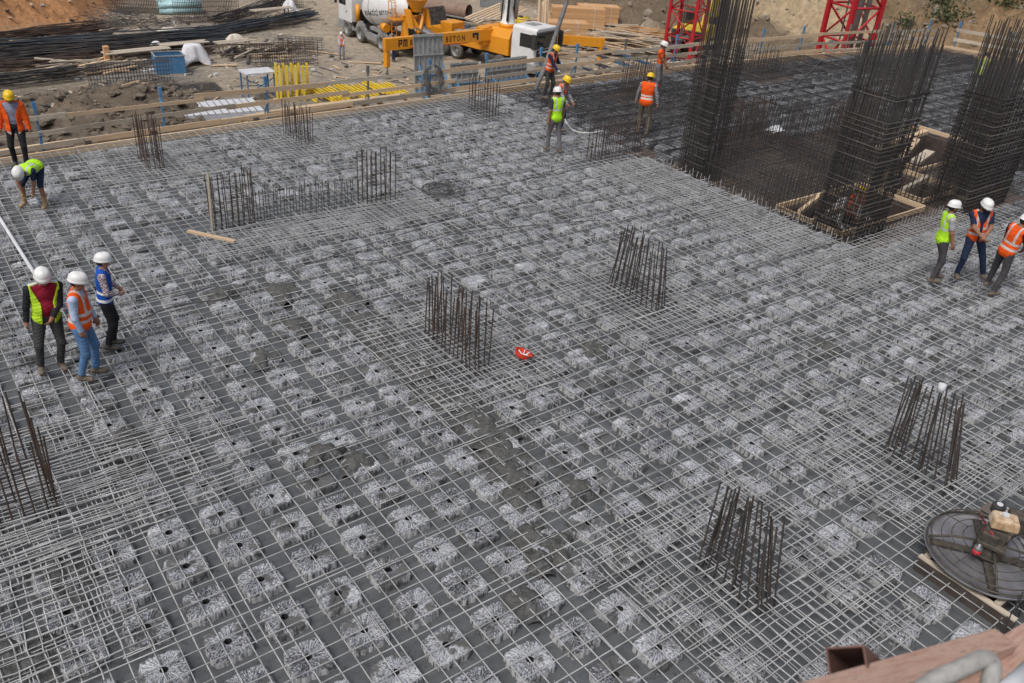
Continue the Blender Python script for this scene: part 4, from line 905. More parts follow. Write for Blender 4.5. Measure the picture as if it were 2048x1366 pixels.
# -- middle back
p = at(1106, 303); person('man in lime vest and grey trousers walking along the pale bars', p, TOCAM(p) - 2.5, 1.78, lean=0.03, feet=((-0.10, 0.14, 0.1), (0.12, -0.16, -0.1)), hands=((-0.28, 0.0, 0.84), (0.29, 0.06, 0.80)), head=(-0.1, -0.15), shirt='cl_charcoal', pants='cl_grey', boots='boot', vest='vest_lime', skin='skin_tan')
p = at(1112, 262); person('man in orange vest and yellow helmet behind the man in the lime vest', p, TOCAM(p) + 0.9, 1.78, lean=0.42, pelvis=(0, -0.08, 0.92), feet=((-0.14, 0.05, 0.1), (0.14, -0.08, -0.1)), hands=((-0.16, 0.40, 0.95), (0.10, 0.42, 0.92)), head=(0.15, -0.3), hat='hat_yellow', shirt='cl_plaid', sleeve='long', pants='cl_navy', vest='vest_orange', skin='skin_tan')
p = at(1094, 196); person('man in orange vest and yellow helmet holding the concrete hose', p, TOCAM(p) + 1.0, 1.78, lean=0.2, feet=((-0.14, 0.06, 0.1), (0.14, -0.06, -0.1)), hands=((-0.14, 0.36, 1.22), (0.10, 0.40, 1.02)), head=(0.2, -0.35), hat='hat_yellow', shirt='cl_navy', sleeve='long', pants='cl_charcoal', vest='vest_orange', skin='skin_tan', gloves='cl_paleblue')
p = at(1283, 268); person('man seen from behind in orange vest with plaid sleeves and yellow helmet', p, TOCAM(p) + 2.9, 1.82, lean=0.05, feet=((-0.14, 0.02, 0.1), (0.14, 0.0, -0.1)), hands=((-0.36, 0.14, 0.86), (0.36, 0.08, 0.84)), elb=((-0.9, -0.3, 0), (0.9, -0.3, 0)), head=(0, -0.25), hat='hat_yellow', shirt='cl_plaid', sleeve='long', pants='cl_khaki', vest='vest_orange_low', skin='skin_tan', girth=1.1)
p = at(1310, 187); person('man in orange tee shirt, grey trousers with orange bands and white helmet', p, TOCAM(p) + 1.35, 1.80, lean=0.02, feet=((-0.12, 0.02, 0.1), (0.13, -0.02, -0.1)), hands=((-0.12, 0.26, 0.98), (0.02, 0.28, 0.96)), elb=((-0.8, -0.6, -0.3), (0.8, -0.6, -0.3)), head=(0.1, -0.2), shirt='cl_orange', pants='cl_grey', boots='boot_dark', pant_band='cl_orange', skin='skin_tan', girth=1.05)
# -- right group
p = at(1866, 560); person('bearded man in lime vest over a grey tee shirt at the right', p, TOCAM(p) + 2.0, 1.80, lean=0.06, feet=((-0.11, 0.08, 0.1), (0.12, -0.08, -0.1)), hands=((-0.20, 0.20, 0.92), (0.24, 0.14, 0.88)), head=(0.2, -0.1), shirt='cl_greytee', pants='cl_darkgrey', boots='boot', vest='vest_lime', beard=True, skin='skin_tan')
p = at(1932, 556); person('man in orange vest and dark jeans holding a phone, facing the camera', p, TOCAM(p) + 0.5, 1.84, lean=0.03, side=0.06, pelvis=(0.06, 0, None), feet=((-0.32, 0.02, 0.3), (0.20, -0.04, -0.2)), hands=((0.03, 0.28, 1.08), (0.08, 0.30, 1.06)), elb=((-0.9, -0.4, -0.3), (0.9, -0.4, -0.3)), head=(0.2, -0.25), shirt='cl_navy', pants='cl_darkjeans', boots='boot', vest='vest_orange', vest_open=0.03, beard=True, skin='skin_tan')
p = at(1982, 582); person('man in orange vest and dark trousers turning away at the right edge', p, TOCAM(p) + 2.5, 1.80, lean=0.16, side=0.16, pelvis=(0.10, 0.0, None), feet=((-0.22, 0.10, 0.2), (0.16, -0.14, -0.2)), hands=((-0.24, 0.28, 1.0), (0.22, 0.30, 0.98)), elb=((-0.9, -0.3, -0.3), (0.9, -0.3, -0.3)), head=(-0.3, -0.3), shirt='cl_navy', pants='cl_darkgrey', boots='boot', vest='vest_orange', skin='skin_tan')
# -- far and half hidden
p = G(684, 119, ZG + 0.02); person('distant man in orange vest and white helmet standing before the mixer', p, TOCAM(p), 1.78, hands=((-0.10, 0.26, 1.0), (0.10, 0.26, 1.0)), shirt='cl_paleblue', sleeve='long', pants='cl_greyblue', boots='boot_dark', vest='vest_orange', res=0.016)
p = Vector((28.1, 47.4, ZG + 0.02)); person('distant man in a pale blue shirt at the rear of the mixer', p, TOCAM(p) + 2.2, 1.78, hat=None, hands=((-0.15, 0.35, 1.1), (0.15, 0.38, 1.1)), shirt='cl_paleblue', sleeve='short', pants='cl_navy', res=0.016)
p = Vector((18.15, 4.95, -1.15)); person('man in orange half hidden behind the broad tall cage', p, TOCAM(p) + 0.8, 1.76, hat='hat_yellow', shirt='cl_orange', pants='cl_charcoal', vest='vest_orange', lean=0.25, hands=((-0.16, 0.36, 1.0), (0.12, 0.38, 1.0)))
p = G(1942, 196, ZS); person('man in faded lime vest half hidden behind the right tall cage', p, TOCAM(p) + 2.8, 1.78, hat=None, shirt='cl_olive', pants='cl_charcoal', vest='vest_faded', lean=0.2, hands=((-0.2, 0.3, 0.9), (0.2, 0.3, 0.9)), head=(0, -0.5), res=0.014)

# nobody stands quite plumb: small sideways leans
def leaning(ids, ang):
    ax = Vector((0.62, 0.78, 0.0)).normalized()
    for o in [o for o in bpy.data.objects if o.name.split('.')[0] == 'person' and any(k in o['label'] for k in ids)]:
        q = Quaternion(ax, ang) @ o.rotation_euler.to_quaternion(); o.rotation_mode = 'QUATERNION'; o.rotation_quaternion = q
leaning(['dark red shirt'], 0.11); leaning(['light blue shirt', 'patterned blouse'], 0.06); leaning(['long orange jacket', 'bent down'], 0.04)
leaning(['bearded man in lime', 'turning away'], -0.10); leaning(['holding a phone'], -0.05)

# ================================================================== EDGE OF THE SLAB: boards, platform, guard rail
def epoint(x, off=0.0):
    e = 0.05; a = Vector((x - e, y_edge(x - e), 0)); b = Vector((x + e, y_edge(x + e), 0)); d = (b - a).normalized(); n = Vector((-d.y, d.x, 0))
    return Vector((x, y_edge(x), 0)) + n * off
eb = thing('edge_formwork', 'pale timber boards set on edge along the far side of the slab', 'formwork', (0, 17.5, 0))
def L_(p, o): return Vector(p) - o.location
x = -6.0
while x < 42.0:
    x1 = min(42.4, x + rnd(3.4, 4.2)); z = rnd(-0.01, 0.01)
    plank(L_(epoint(x, 0.03), eb) + Vector((0, 0, -0.10 + z)), L_(epoint(x1 - 0.02, 0.03), eb) + Vector((0, 0, -0.10 + z)), 0.06, 0.30, 'timber', eb); x = x1
eb2 = thing('edge_formwork', 'timber edge boards along the far right side of the slab', 'formwork', (44, 12, 0))
for (xa, ya), (xb, yb) in zip(REDGE[:-1], REDGE[1:]):
    n = max(1, int(abs(yb - ya) / 3.5))
    for k in range(n):
        a = Vector((xa + (xb - xa) * k / n, ya + (yb - ya) * k / n, 0.0)); b = Vector((xa + (xb - xa) * (k + 0.99) / n, ya + (yb - ya) * (k + 0.99) / n, 0.0)); plank(a - eb2.location, b - eb2.location, 0.055, 0.30, 'timber', eb2)
pf = thing('edge_platform', 'working platform of planks and short joists outside the slab edge', 'platform', (0, 18.3, 0))
x = -6.0
while x < 40:
    x1 = x + rnd(3.5, 4.4)
    plank(L_(epoint(x, 0.78), pf) + Vector((0, 0, -0.03)), L_(epoint(x1 - 0.05, 0.80), pf) + Vector((0, 0, -0.03)), 0.19, 0.05, random.choice(['timber', 'timber_grey']), pf)
    if random.random() < 0.75: plank(L_(epoint(x + 0.3, 0.55), pf) + Vector((0, 0, -0.06)), L_(epoint(x1 - 0.3, 0.56), pf) + Vector((0, 0, -0.06)), 0.2, 0.05, 'timber_grey', pf)
    x = x1
x = -5.5
while x < 40:
    plank(L_(epoint(x, 0.08), pf) + Vector((0, 0, -0.12)), L_(epoint(x + 0.05, 1.05), pf) + Vector((0, 0, -0.12)), 0.08, 0.1, 'timber', pf, name='joist'); x += rnd(0.45, 1.2)
for x in (2.15, 3.9, 6.9, 8.1, -1.5):
    o = MB().box(epoint(x, 0.13) - pf.location + Vector((0, 0, 0.03)), (0.16, 0.08, 0.2)).build('bracket', 'formply_dark', pf)
gr = thing('guard_rail', 'guard rail of grey planks on blue posts along the far slab edge', 'railing', (0, 18.4, 0))
posts = [-3.4, 1.1, 4.3, 7.4, 10.9, 13.3, 15.7, 18.2, 20.0, 22.6, 25.4, 28.0, 30.6, 33.2, 36.2, 39.2, 41.8]
for i, x in enumerate(posts):
    b = epoint(x, 0.42) - gr.location; mb = MB(); mb.box(b + Vector((0, 0, 0.5)), (0.05, 0.05, 1.45)); mb.box(b + Vector((0, 0, 1.12)), (0.09, 0.07, 0.22)); mb.box(b + Vector((0, -0.02, 0.82)), (0.07, 0.1, 0.05)); mb.box(b + Vector((0, -0.02, 0.42)), (0.07, 0.1, 0.05)); mb.beam(b + Vector((0, 0.35, -0.12)), b + Vector((0, 0, 0.45)), 0.03, 0.03)
    mb.build('post', 'blue_paint' if i % 5 != 4 else 'steel', gr)
for zz, sag in ((0.82, 0.07), (0.42, 0.09), (0.08, 0.06)):
    x = -6.0
    while x < 41:
        x1 = min(42.2, x + rnd(3.6, 4.6))
        if not (zz == 0.10 and random.random() < 0.35): plank(L_(epoint(x - 0.12, 0.36 + rnd(-0.01, 0.02)), gr) + Vector((0, 0, zz + rnd(-sag, sag))), L_(epoint(x1 + 0.12, 0.345 + rnd(-0.01, 0.01)), gr) + Vector((0, 0, zz + rnd(-sag, sag))), 0.028, rnd(0.10, 0.15), random.choice(['timber', 'timber_grey', 'timber_grey']), gr, name='rail')
        x = x1
gr2 = thing('guard_rail', 'guard rail of grey planks on blue posts along the right end of the slab', 'railing', (44, 12, 0))
for k in range(9):
    y = 16.2 - k * 3.0; b = Vector((x_redge(y) + 0.35, y, 0)) - gr2.location; mb = MB(); mb.box(b + Vector((0, 0, 0.55)), (0.06, 0.06, 1.5)); mb.box(b + Vector((0, 0, 1.2)), (0.09, 0.09, 0.25)); mb.build('post', 'blue_paint', gr2)
    if k < 8:
        for zz in (0.9, 0.45): y2 = y - 3.1; plank(b + Vector((-0.05, 0.1, zz)), Vector((x_redge(y2) + 0.3, y2, zz + rnd(-0.04, 0.04))) - gr2.location, 0.03, 0.16, 'timber_grey', gr2, name='rail')
# loose boards on the platform in front of the yellow girders
lb = thing('board_pile', 'short pile of fresh boards lying on the platform before the yellow girders', 'boards', epoint(9.2, 0.62))
for k in range(6): plank((-2.6 + 0.25 * k + rnd(-0.2, 0.2), -0.12 + 0.1 * (k % 3), 0.03 + 0.06 * (k // 3)), (1.9 + 0.28 * k, 0.02 + 0.1 * (k % 3), 0.03 + 0.06 * (k // 3)), 0.095, 0.055, 'timber', lb)
# cable coil hung on a post, worker hose wires
ck = MB()
for k in range(15):
    c = epoint(13.3, 0.30); w = rnd(0.18, 0.42); h = rnd(0.55, 0.72); ox = rnd(-0.04, 0.3); pth = []
    for q in range(22): a = 2 * math.pi * q / 22; pth.append(c + Vector((ox * (0.5 - 0.5 * math.cos(a)) + w * math.sin(a), rnd(-0.03, 0.03) - 0.05, 1.08 - h * (1 - math.cos(a)) * 0.72)))
    ck.tube(pth, 0.010, 5, False, 0, True)
tag(ck.build('cable_coil', 'hose_grey'), 'thick grey cable coil hung over a blue post of the guard rail', 'cable')

# ================================================================== YARD: formwork and girders
def girder_data(L, h=0.22, w=0.085):
    mb = MB(); mb.box((0, 0, h / 2 - 0.02), (L, w, 0.04)); mb.box((0, 0, -h / 2 + 0.02), (L, w, 0.04)); mb.box((0, 0, 0), (L, 0.028, h - 0.08)); return mb.data('girder', 'yellow_paint')
gd = girder_data(2.0, 0.30, 0.14); gl = girder_data(2.7)
for k in range(9):
    o = bpy.data.objects.new('girder', gd); COL.objects.link(o); o.rotation_euler = (0, -math.pi / 2 + rnd(-0.06, 0.06), 1.2 + rnd(-0.1, 0.1)); o.location = (17.15 + 0.42 * (k % 5) + rnd(-0.03, 0.03), 41.6 - 0.55 * (k // 5) - 0.12 * (k % 5), ZG + 1.02)
    tag(o, 'yellow timber girder standing upright beside the white topped blue frame', 'girder', 'upright yellow girders')
for k in range(22):
    o = bpy.data.objects.new('girder', gl); COL.objects.link(o); o.location = (18.9 + 0.27 * k + rnd(-0.03, 0.03), 41.2 - 0.03 * k + rnd(-0.15, 0.15), ZG + 0.13 + (0.22 if k % 7 in (1, 2) else 0)); o.rotation_euler = (math.pi / 2 * 0, 0, math.pi / 2 + rnd(-0.04, 0.04))
    tag(o, 'yellow timber girder lying flat in a row behind the guard rail', 'girder', 'yellow girders lying in a row')
tf_ = thing('table_form', 'blue steel frame with a white panel top beside the upright yellow girders', 'formwork table', (16.3, 42.3, ZG))
tf_o = MB().box((0, 0, 1.5), (1.8, 1.2, 0.09)).build('top', 'panel_white', tf_)
for sx_, sy_ in ((-1, -1), (1, -1), (1, 1), (-1, 1)): MB().box((sx_ * 0.8, sy_ * 0.5, 0.72), (0.08, 0.08, 1.45)).build('leg', 'blue_paint', tf_)
MB().beam((-0.8, -0.5, 0.4), (0.8, -0.5, 1.2), 0.05, 0.05).beam((0.8, -0.5, 0.4), (-0.8, -0.5, 1.2), 0.05, 0.05).build('brace', 'blue_paint', tf_)
ps = thing('panel_stack', 'stack of white ribbed panels lying below the slab edge at the left', 'panels', (12.6, 39.2, ZG), -0.12)
for k in range(4):
    MB().box((0.05 * k, 0.03 * k, 0.25 + 0.11 * k), (4.4, 2.5, 0.09)).build('panel', 'panel_white', ps)
for k in range(12): MB().box((-2.0 + 0.36 * k, 0.05, 0.66), (0.04, 2.5, 0.03)).build('rib', 'steel_panel', ps)
MB().bb(-2.1, 2.1, -1.3, -1.2, 0.05, 0.2).bb(-2.1, 2.1, 1.0, 1.1, 0.05, 0.2).build('bearer', 'yellow_paint', ps)
def form_panel(label, loc, rotz, W, H, tilt, nrib=7, brace=True, face='steel_panel'):
    t = thing('formwork_panel', label, 'formwork panel', loc, rotz); R = Matrix.Rotation(-tilt, 3, 'X')
    def bx_(c, s, nm, m): MB().box(R @ Vector(c), s, R).build(nm, m, t)
    bx_((0, 0, H / 2), (W, 0.04, H), 'sheet', face)
    for k in range(nrib): bx_((-W / 2 + W * k / (nrib - 1), -0.07, H / 2), (0.05, 0.10, H), 'rib', face)
    for zz in (0.04, 0.33, 0.66, 0.97): bx_((0, -0.12, H * zz), (W + 0.04, 0.10, 0.07), 'waler', face if zz > 0.5 else 'blue_paint')
    if brace:
        for sx_ in (-1, 1):
            MB().beam((sx_ * W * 0.42, -0.2, H * 0.52), (sx_ * W * 0.42, -1.5, 0.05), 0.07, 0.07).beam((sx_ * W * 0.42, -0.2, 0.1), (sx_ * W * 0.42, -1.5, 0.08), 0.07, 0.07).beam((sx_ * W * 0.42, -0.2, H * 0.3), (sx_ * W * 0.42, -0.85, H * 0.26), 0.05, 0.05).build('brace', 'blue_paint', t)
        MB().beam((-W * 0.42, -1.45, 0.1), (W * 0.42, -1.45, 0.1), 0.06, 0.06).build('tie', 'blue_paint', t)
    return t
form_panel('tall grey ribbed formwork panel on blue braces in front of the orange outrigger', (26.15, 39.4, ZG), -0.12, 1.9, 3.5, 0.12, 7)
form_panel('low blue and grey formwork panel standing left of the white cab', (31.2, 38.2, ZG), 0.05, 3.2, 2.0, 0.1, 9)
form_panel('small grey formwork panel leaning beneath the hanging cable coil', (28.4, 38.8, ZG), -0.1, 1.9, 1.8, 0.2, 6)
for k in range(5):
    o = thing('formwork_panel', 'dark blue formwork panel in the slanted stack right of the white cab, ' + ['lowest', 'second', 'middle', 'fourth', 'topmost'][k], 'formwork panel', (38.2 + 0.45 * k, 36.6 - 0.12 * k, ZG + 0.15 + 0.42 * k), -0.05, 'slanted panel stack')
    Rp = Matrix.Rotation(0.30, 3, 'Y'); MB().box((0, 0, 0), (3.4, 2.2, 0.05), Rp).build('sheet', 'formply_dark', o); MB().box(Rp @ Vector((0, -1.12, 0)), (3.4, 0.05, 0.16), Rp).build('frame', 'blue_paint', o); MB().box(Rp @ Vector((0, 1.12, 0)), (3.4, 0.05, 0.16), Rp).build('frame', 'blue_paint', o)
    for q in range(4): MB().box(Rp @ Vector((-1.2 + 0.8 * q, 0, -0.06)), (0.05, 2.2, 0.1), Rp).build('rib', 'blue_paint', o)

# ================================================================== TEXT
def text_mesh(s, size, bold=0.0, space=1.0):
    cu = bpy.data.curves.new('t', 'FONT'); cu.body = s; cu.size = size; cu.align_x = 'CENTER'; cu.align_y = 'CENTER'; cu.resolution_u = 2; cu.offset = bold; cu.space_character = space
    ob = bpy.data.objects.new('t', cu); COL.objects.link(ob); dg = bpy.context.evaluated_depsgraph_get(); me = ob.evaluated_get(dg).to_mesh()
    V = [(v.co.x, v.co.y) for v in me.vertices]; F = [tuple(p.vertices) for p in me.polygons]; bpy.data.objects.remove(ob); return V, F

# ================================================================== CONCRETE MIXER
def wheel(t, c, r, w, side):
    o = MB().lathe([(r * 0.62, -w / 2), (r * 0.93, -w / 2), (r, -w * 0.32), (r, w * 0.32), (r * 0.93, w / 2), (r * 0.62, w / 2), (r * 0.62, -w / 2)], c, (0, 1, 0), 28).build('wheel', 'tyre', t)
    MB().lathe([(0.0, 0.02 * side), (r * 0.28, 0.03 * side), (r * 0.34, -0.02 * side), (r * 0.5, -0.06 * side), (r * 0.60, w * 0.42 * side), (r * 0.64, w * 0.47 * side)], (c[0], c[1] + side * w * 0.1, c[2]), (0, 1, 0), 24).build('rim', 'grey_paint', o)
    return o
mx_ = thing('mixer_truck', 'white drum concrete mixer truck with orange chute parked in the yard', 'truck', (30.1, 57.3, ZG), math.pi / 2); mx_.scale = (1.1, 1.1, 1.1)
# local: x forward (towards +Y), y left (towards the camera side), z up; front bumper at x=0
ax_x = [-1.45, -3.35, -6.35, -7.65]
for xw in ax_x:
    for sd_ in (1, -1): wheel(mx_, (xw, sd_ * 1.07, 0.53), 0.53, 0.34, sd_)
MB().bb(-9.0, -0.3, -0.42, 0.42, 0.72, 1.02).build('chassis', 'dark_plastic', mx_)
cab = MB(); cab.prism([(-1.22, 1.0), (1.22, 1.0), (1.22, 2.2), (1.16, 3.02), (1.02, 3.14), (-1.02, 3.14), (-1.16, 3.02), (-1.22, 2.2)], 0, -2.15, -0.18); cabo = cab.build('cab', 'white_paint', mx_, bevel=0.06)
MB().prism([(2.05, -0.165), (2.9, -0.30), (2.9, -0.28), (2.05, -0.14)], 1, -1.05, 1.05).build('windscreen', 'glass_dark', cabo)
for sd_ in (1, -1):
    MB().bb(-1.35, -0.38, sd_ * 1.215 - 0.02, sd_ * 1.215 + 0.02, 2.05, 2.78).build('side_window', 'glass_dark', cabo)
    MB().bb(-1.5, -1.4, sd_ * 1.23 - 0.015, sd_ * 1.23 + 0.015, 1.62, 1.70).build('door_handle', 'dark_plastic', cabo)
    MB().bb(-0.30, -0.12, sd_ * 1.42 - 0.06, sd_ * 1.42 + 0.06, 2.05, 2.85).build('mirror', 'dark_plastic', cabo)
    # mudguards
    for xw in ax_x[:2]:
        pr = [(0.62 * math.cos(a), 0.53 + 0.66 * math.sin(a)) for a in np.linspace(0.0, math.pi, 9)]; mb = MB()
        for (a, b), (c, d) in zip(pr[:-1], pr[1:]): mb.beam((xw + a, sd_ * 1.08, b), (xw + c, sd_ * 1.08, d), 0.42, 0.06, up=(0, 1, 0))
        mb.build('mudguard', 'grey_paint', mx_)
    for xw in ax_x[2:]:
        pr = [(0.62 * math.cos(a), 0.53 + 0.66 * math.sin(a)) for a in np.linspace(0.25, math.pi - 0.25, 8)]; mb = MB()
        for (a, b), (c, d) in zip(pr[:-1], pr[1:]): mb.beam((xw + a, sd_ * 1.08, b), (xw + c, sd_ * 1.08, d), 0.42, 0.04, up=(0, 1, 0))
        mb.build('mudguard', 'grey_paint', mx_)
    MB().bb(-5.6, -4.1, sd_ * 1.05 - 0.1, sd_ * 1.05 + 0.1, 0.45, 0.85).build('side_guard', 'grey_paint', mx_)
MB().bb(-0.95, 0.0, -1.24, 1.24, 0.42, 1.02).build('bumper', 'grey_paint', mx_, bevel=0.05)
MB().bb(-2.3, -1.0, 0.9, 1.2, 0.95, 1.1).bb(-2.5, -2.2, -0.9, 0.9, 1.0, 1.9).build('engine_cover', 'dark_plastic', mx_)
# drum on an inclined axis
D0 = Vector((-2.75, 0, 2.05)); D1 = Vector((-8.55, 0, 3.05)); dax = (D1 - D0).normalized(); DL = (D1 - D0).length
prof = [(0.0, 0.0), (0.55, 0.02), (0.72, 0.10), (0.95, 0.45), (1.13, 1.0), (1.18, 1.6), (1.18, 2.6), (1.12, 3.2), (0.98, 4.0), (0.80, 4.8), (0.60, 5.5), (0.50, 5.85)]
drum = MB().lathe(prof, D0, dax, 40).build('drum', 'white_paint', mx_)
MB().lathe([(1.185, 1.75), (1.20, 1.78), (1.20, 1.82), (1.185, 1.85)], D0, dax, 40).build('drum_ring', 'grey_paint', drum)
V, F = text_mesh('BOĞAZİÇİ BETON', 0.40, 0.006)
def drum_r(h): return float(np.interp(h, [p[1] for p in prof], [p[0] for p in prof]))
yax = Vector((0, 1, 0)); zax = yax.cross(dax) * -1
if zax.z < 0: zax = -zax
tv_ = []
for (u, v) in V:
    h = 2.75 + u * 0.92; r = drum_r(h) + 0.012; a = math.radians(-13) + v / 1.15; tv_.append(D0 + dax * h + (yax * math.cos(a) + zax * math.sin(a)) * r)
MB().add(tv_, [tuple(f) for f in F]).build('drum_lettering', 'black_text', drum)
# rear: frame, hopper, chute, ladder
MB().beam((-7.9, 0.55, 1.0), (-8.2, 0.5, 2.5), 0.16, 0.2).beam((-7.9, -0.55, 1.0), (-8.2, -0.5, 2.5), 0.16, 0.2).bb(-8.35, -8.05, -0.75, 0.75, 2.35, 2.6).bb(-8.7, -7.8, -0.9, 0.9, 1.0, 1.25).beam((-8.6, 0.6, 1.1), (-8.2, 0.6, 2.4), 0.1, 0.5).build('rear_frame', 'orange_paint', mx_)
MB().lathe([(0.75, 0.65), (0.72, 0.6), (0.35, 0.0), (0.30, -0.15)], (-8.75, 0, 3.05), (0, 0, 1), 20).build('loading_hopper', 'orange_paint', mx_)
MB().prism([(3.05, -8.45), (3.05, -9.0), (2.0, -9.35), (2.0, -9.0)], 1, -0.75, -0.55).prism([(3.05, -8.45), (3.05, -9.0), (2.0, -9.35), (2.0, -9.0)], 1, 0.55, 0.75).beam((-8.75, 0.65, 3.0), (-9.2, 0.02, 1.75), 0.16, 0.28).beam((-8.75, -0.65, 3.0), (-9.2, -0.02, 1.75), 0.16, 0.28).build('collector', 'orange_paint', mx_)
ch = MB()
for k in range(8):
    a0 = math.pi * (1 + k / 8); a1 = math.pi * (1 + (k + 1) / 8); p = lambda a, q: (Vector((-9.15, 0, 1.95)).lerp(Vector((-10.0, -1.1, 1.35)), q) + Vector((0, 0.28 * math.cos(a), 0.25 * math.sin(a) + 0.1)))
    ch.add([p(a0, 0), p(a1, 0), p(a1, 1), p(a0, 1)], [(0, 1, 2, 3)])
ch.build('chute', 'steel', mx_)
ld = MB()
for sy_ in (0.75, 1.1): ld.beam((-7.55, sy_, 0.9), (-7.55, sy_, 3.1), 0.04, 0.04)
for k in range(8): ld.beam((-7.55, 0.75, 1.0 + 0.27 * k), (-7.55, 1.1, 1.0 + 0.27 * k), 0.03, 0.03)
ld.build('ladder', 'orange_paint', mx_)
rl_ = MB(); rl_.bb(-8.2, -7.3, 0.7, 1.25, 2.28, 2.34)
for (xa, ya) in ((-8.2, 1.22), (-7.35, 1.22), (-7.75, 1.22), (-7.35, 0.75)): rl_.beam((xa, ya, 2.3), (xa, ya, 3.35), 0.035, 0.035)
for zz in (2.85, 3.35): rl_.beam((-8.2, 1.22, zz), (-7.35, 1.22, zz), 0.035, 0.035).beam((-7.35, 1.22, zz), (-7.35, 0.75, zz), 0.035, 0.035)
rl_.build('platform', 'orange_paint', mx_)
MB().cyl((-6.75, 1.0, 1.55), (-6.2, 1.0, 1.55), 0.27).build('water_tank', 'orange_paint', mx_); MB().cyl((-2.6, 0.95, 1.2), (-2.6, 0.95, 2.3), 0.16).build('filter', 'orange_paint', mx_)
MB().bb(-5.9, -4.4, 0.65, 1.0, 1.05, 1.25).cyl((-6.0, 0.75, 1.3), (-5.2, 0.75, 1.3), 0.18).build('fuel_tank', 'grey_paint', mx_)

# ================================================================== CONCRETE PUMP TRUCK
PF = Vector((35.75, 39.9, ZG)); PR = Vector((33.2, 50.2, ZG)); pa = math.atan2((PF - PR).y, (PF - PR).x)
pt = thing('pump_truck', 'white cab concrete pump truck with orange outriggers beyond the slab edge', 'truck', PF, pa)
def W2L(p): return Matrix.Rotation(-pa, 3, 'Z') @ (Vector(p) - PF)
for xw in (-1.5, -3.2, -7.3, -8.65):
    for sd_ in (1, -1): wheel(pt, (xw, sd_ * 1.07, 0.53), 0.53, 0.34, sd_)
MB().bb(-10.4, -0.4, -0.42, 0.42, 0.72, 1.05).build('chassis', 'dark_plastic', pt)
cb2 = MB().prism([(-1.24, 0.95), (1.24, 0.95), (1.24, 2.3), (1.17, 3.15), (1.02, 3.28), (-1.02, 3.28), (-1.17, 3.15), (-1.24, 2.3)], 0, -2.2, -0.12).build('cab', 'white_paint', pt, bevel=0.07)
MB().prism([(1.98, -0.10), (2.92, -0.11), (2.92, -0.05), (1.98, -0.05)], 1, -1.08, 1.08).build('windscreen', 'glass_dark', cb2)
MB().bb(-0.10, 0.16, -1.18, 1.18, 2.88, 3.06).build('sun_visor', 'dark_plastic', cb2)
MB().bb(-1.75, -0.95, -0.45, 0.45, 3.27, 3.31).build('roof_hatch', 'grey_paint', cb2)
for sd_ in (1, -1):
    MB().bb(-1.45, -0.42, sd_ * 1.235 - 0.02, sd_ * 1.235 + 0.02, 2.0, 2.85).build('side_window', 'glass_dark', cb2)
    MB().bb(-0.22, 0.10, sd_ * 1.45 - 0.08, sd_ * 1.45 + 0.08, 2.0, 2.95).build('mirror', 'dark_plastic', cb2)
    MB().bb(-0.14, 0.02, sd_ * 0.9 - 0.2, sd_ * 0.9 + 0.2, 0.75, 0.95).build('headlight', 'panel_white', pt)
MB().bb(-0.14, -0.02, -1.05, 1.05, 1.25, 1.88).build('grille', 'dark_plastic', cb2)
MB().bb(-0.115, 0.015, -0.9, 0.4, 1.70, 1.80).build('grille_band', 'panel_white', cb2)
MB().bb(-0.9, 0.05, -1.25, 1.25, 0.4, 1.0).build('bumper', 'grey_paint', pt, bevel=0.05)
# superstructure
MB().prism([(-1.2, 1.1), (1.2, 1.1), (1.2, 2.2), (0.9, 2.75), (-0.9, 2.75), (-1.2, 2.2)], 0, -4.9, -2.45).build('pedestal', 'orange_paint', pt, bevel=0.04)
MB().bb(-9.0, -4.9, -1.15, 1.15, 1.05, 1.5).build('deck', 'orange_paint', pt)
MB().bb(-7.6, -5.2, -1.1, -0.55, 1.5, 1.95).bb(-7.6, -5.2, 0.55, 1.1, 1.5, 1.95).build('water_box', 'grey_paint', pt)
MB().prism([(0.9, -9.2), (0.9, -10.3), (1.75, -10.6), (1.75, -9.0)], 1, -0.9, 0.9).build('rear_hopper', 'orange_paint', pt)
MB().box((-10.5, 0, 2.3), (0.06, 2.0, 1.3), Matrix.Rotation(-0.35, 3, 'Y')).build('splash_guard', 'rubber', pt)
MB().bb(-8.9, -7.8, -1.2, 0.2, 1.55, 2.35).build('rear_box', 'orange_paint', pt, bevel=0.03)
MB().cyl((-3.6, 0, 2.7), (-3.6, 0, 3.0), 0.62, n=24).build('slew_ring', 'orange_paint', pt)
tcol = MB().lathe([(0.55, 0), (0.48, 0.1), (0.30, 0.9), (0.26, 1.4)], (-3.6, 0, 3.0), (0, 0, 1), 20).build('turret', 'white_paint', pt)
bm = MB(); bm.beam((-3.6, 0.0, 4.1), (-3.1, 0.0, 15.0), 0.42, 0.5, up=(1, 0, 0)); bmo = bm.build('boom', 'white_paint', pt)
MB().beam((-4.15, 0.1, 3.6), (-3.55, 0.1, 14.5), 0.34, 0.4, up=(1, 0, 0)).build('boom_section', 'steel_panel', bmo)
MB().tube([(-3.3, -0.45, 3.2), (-3.15, -0.5, 6), (-2.9, -0.5, 14.5)], 0.09, 10).tube([(-3.6, 0.5, 3.0), (-3.5, 0.52, 6), (-3.1, 0.5, 14.5)], 0.07, 10).tube([(-3.9, -0.4, 3.2), (-3.7, -0.42, 6), (-3.4, -0.4, 14.5)], 0.05, 8).build('delivery_pipe', 'rubber', bmo)
MB().cyl((-3.2, 0.3, 3.3), (-3.05, 0.28, 5.6), 0.13).build('ram', 'steel', bmo)
tip = W2L((20.2, 21.0, 14.2)); knee = Vector((-3.1, 0, 15.0))
MB().beam(knee, tip, 0.36, 0.42).build('boom_arm', 'white_paint', bmo)
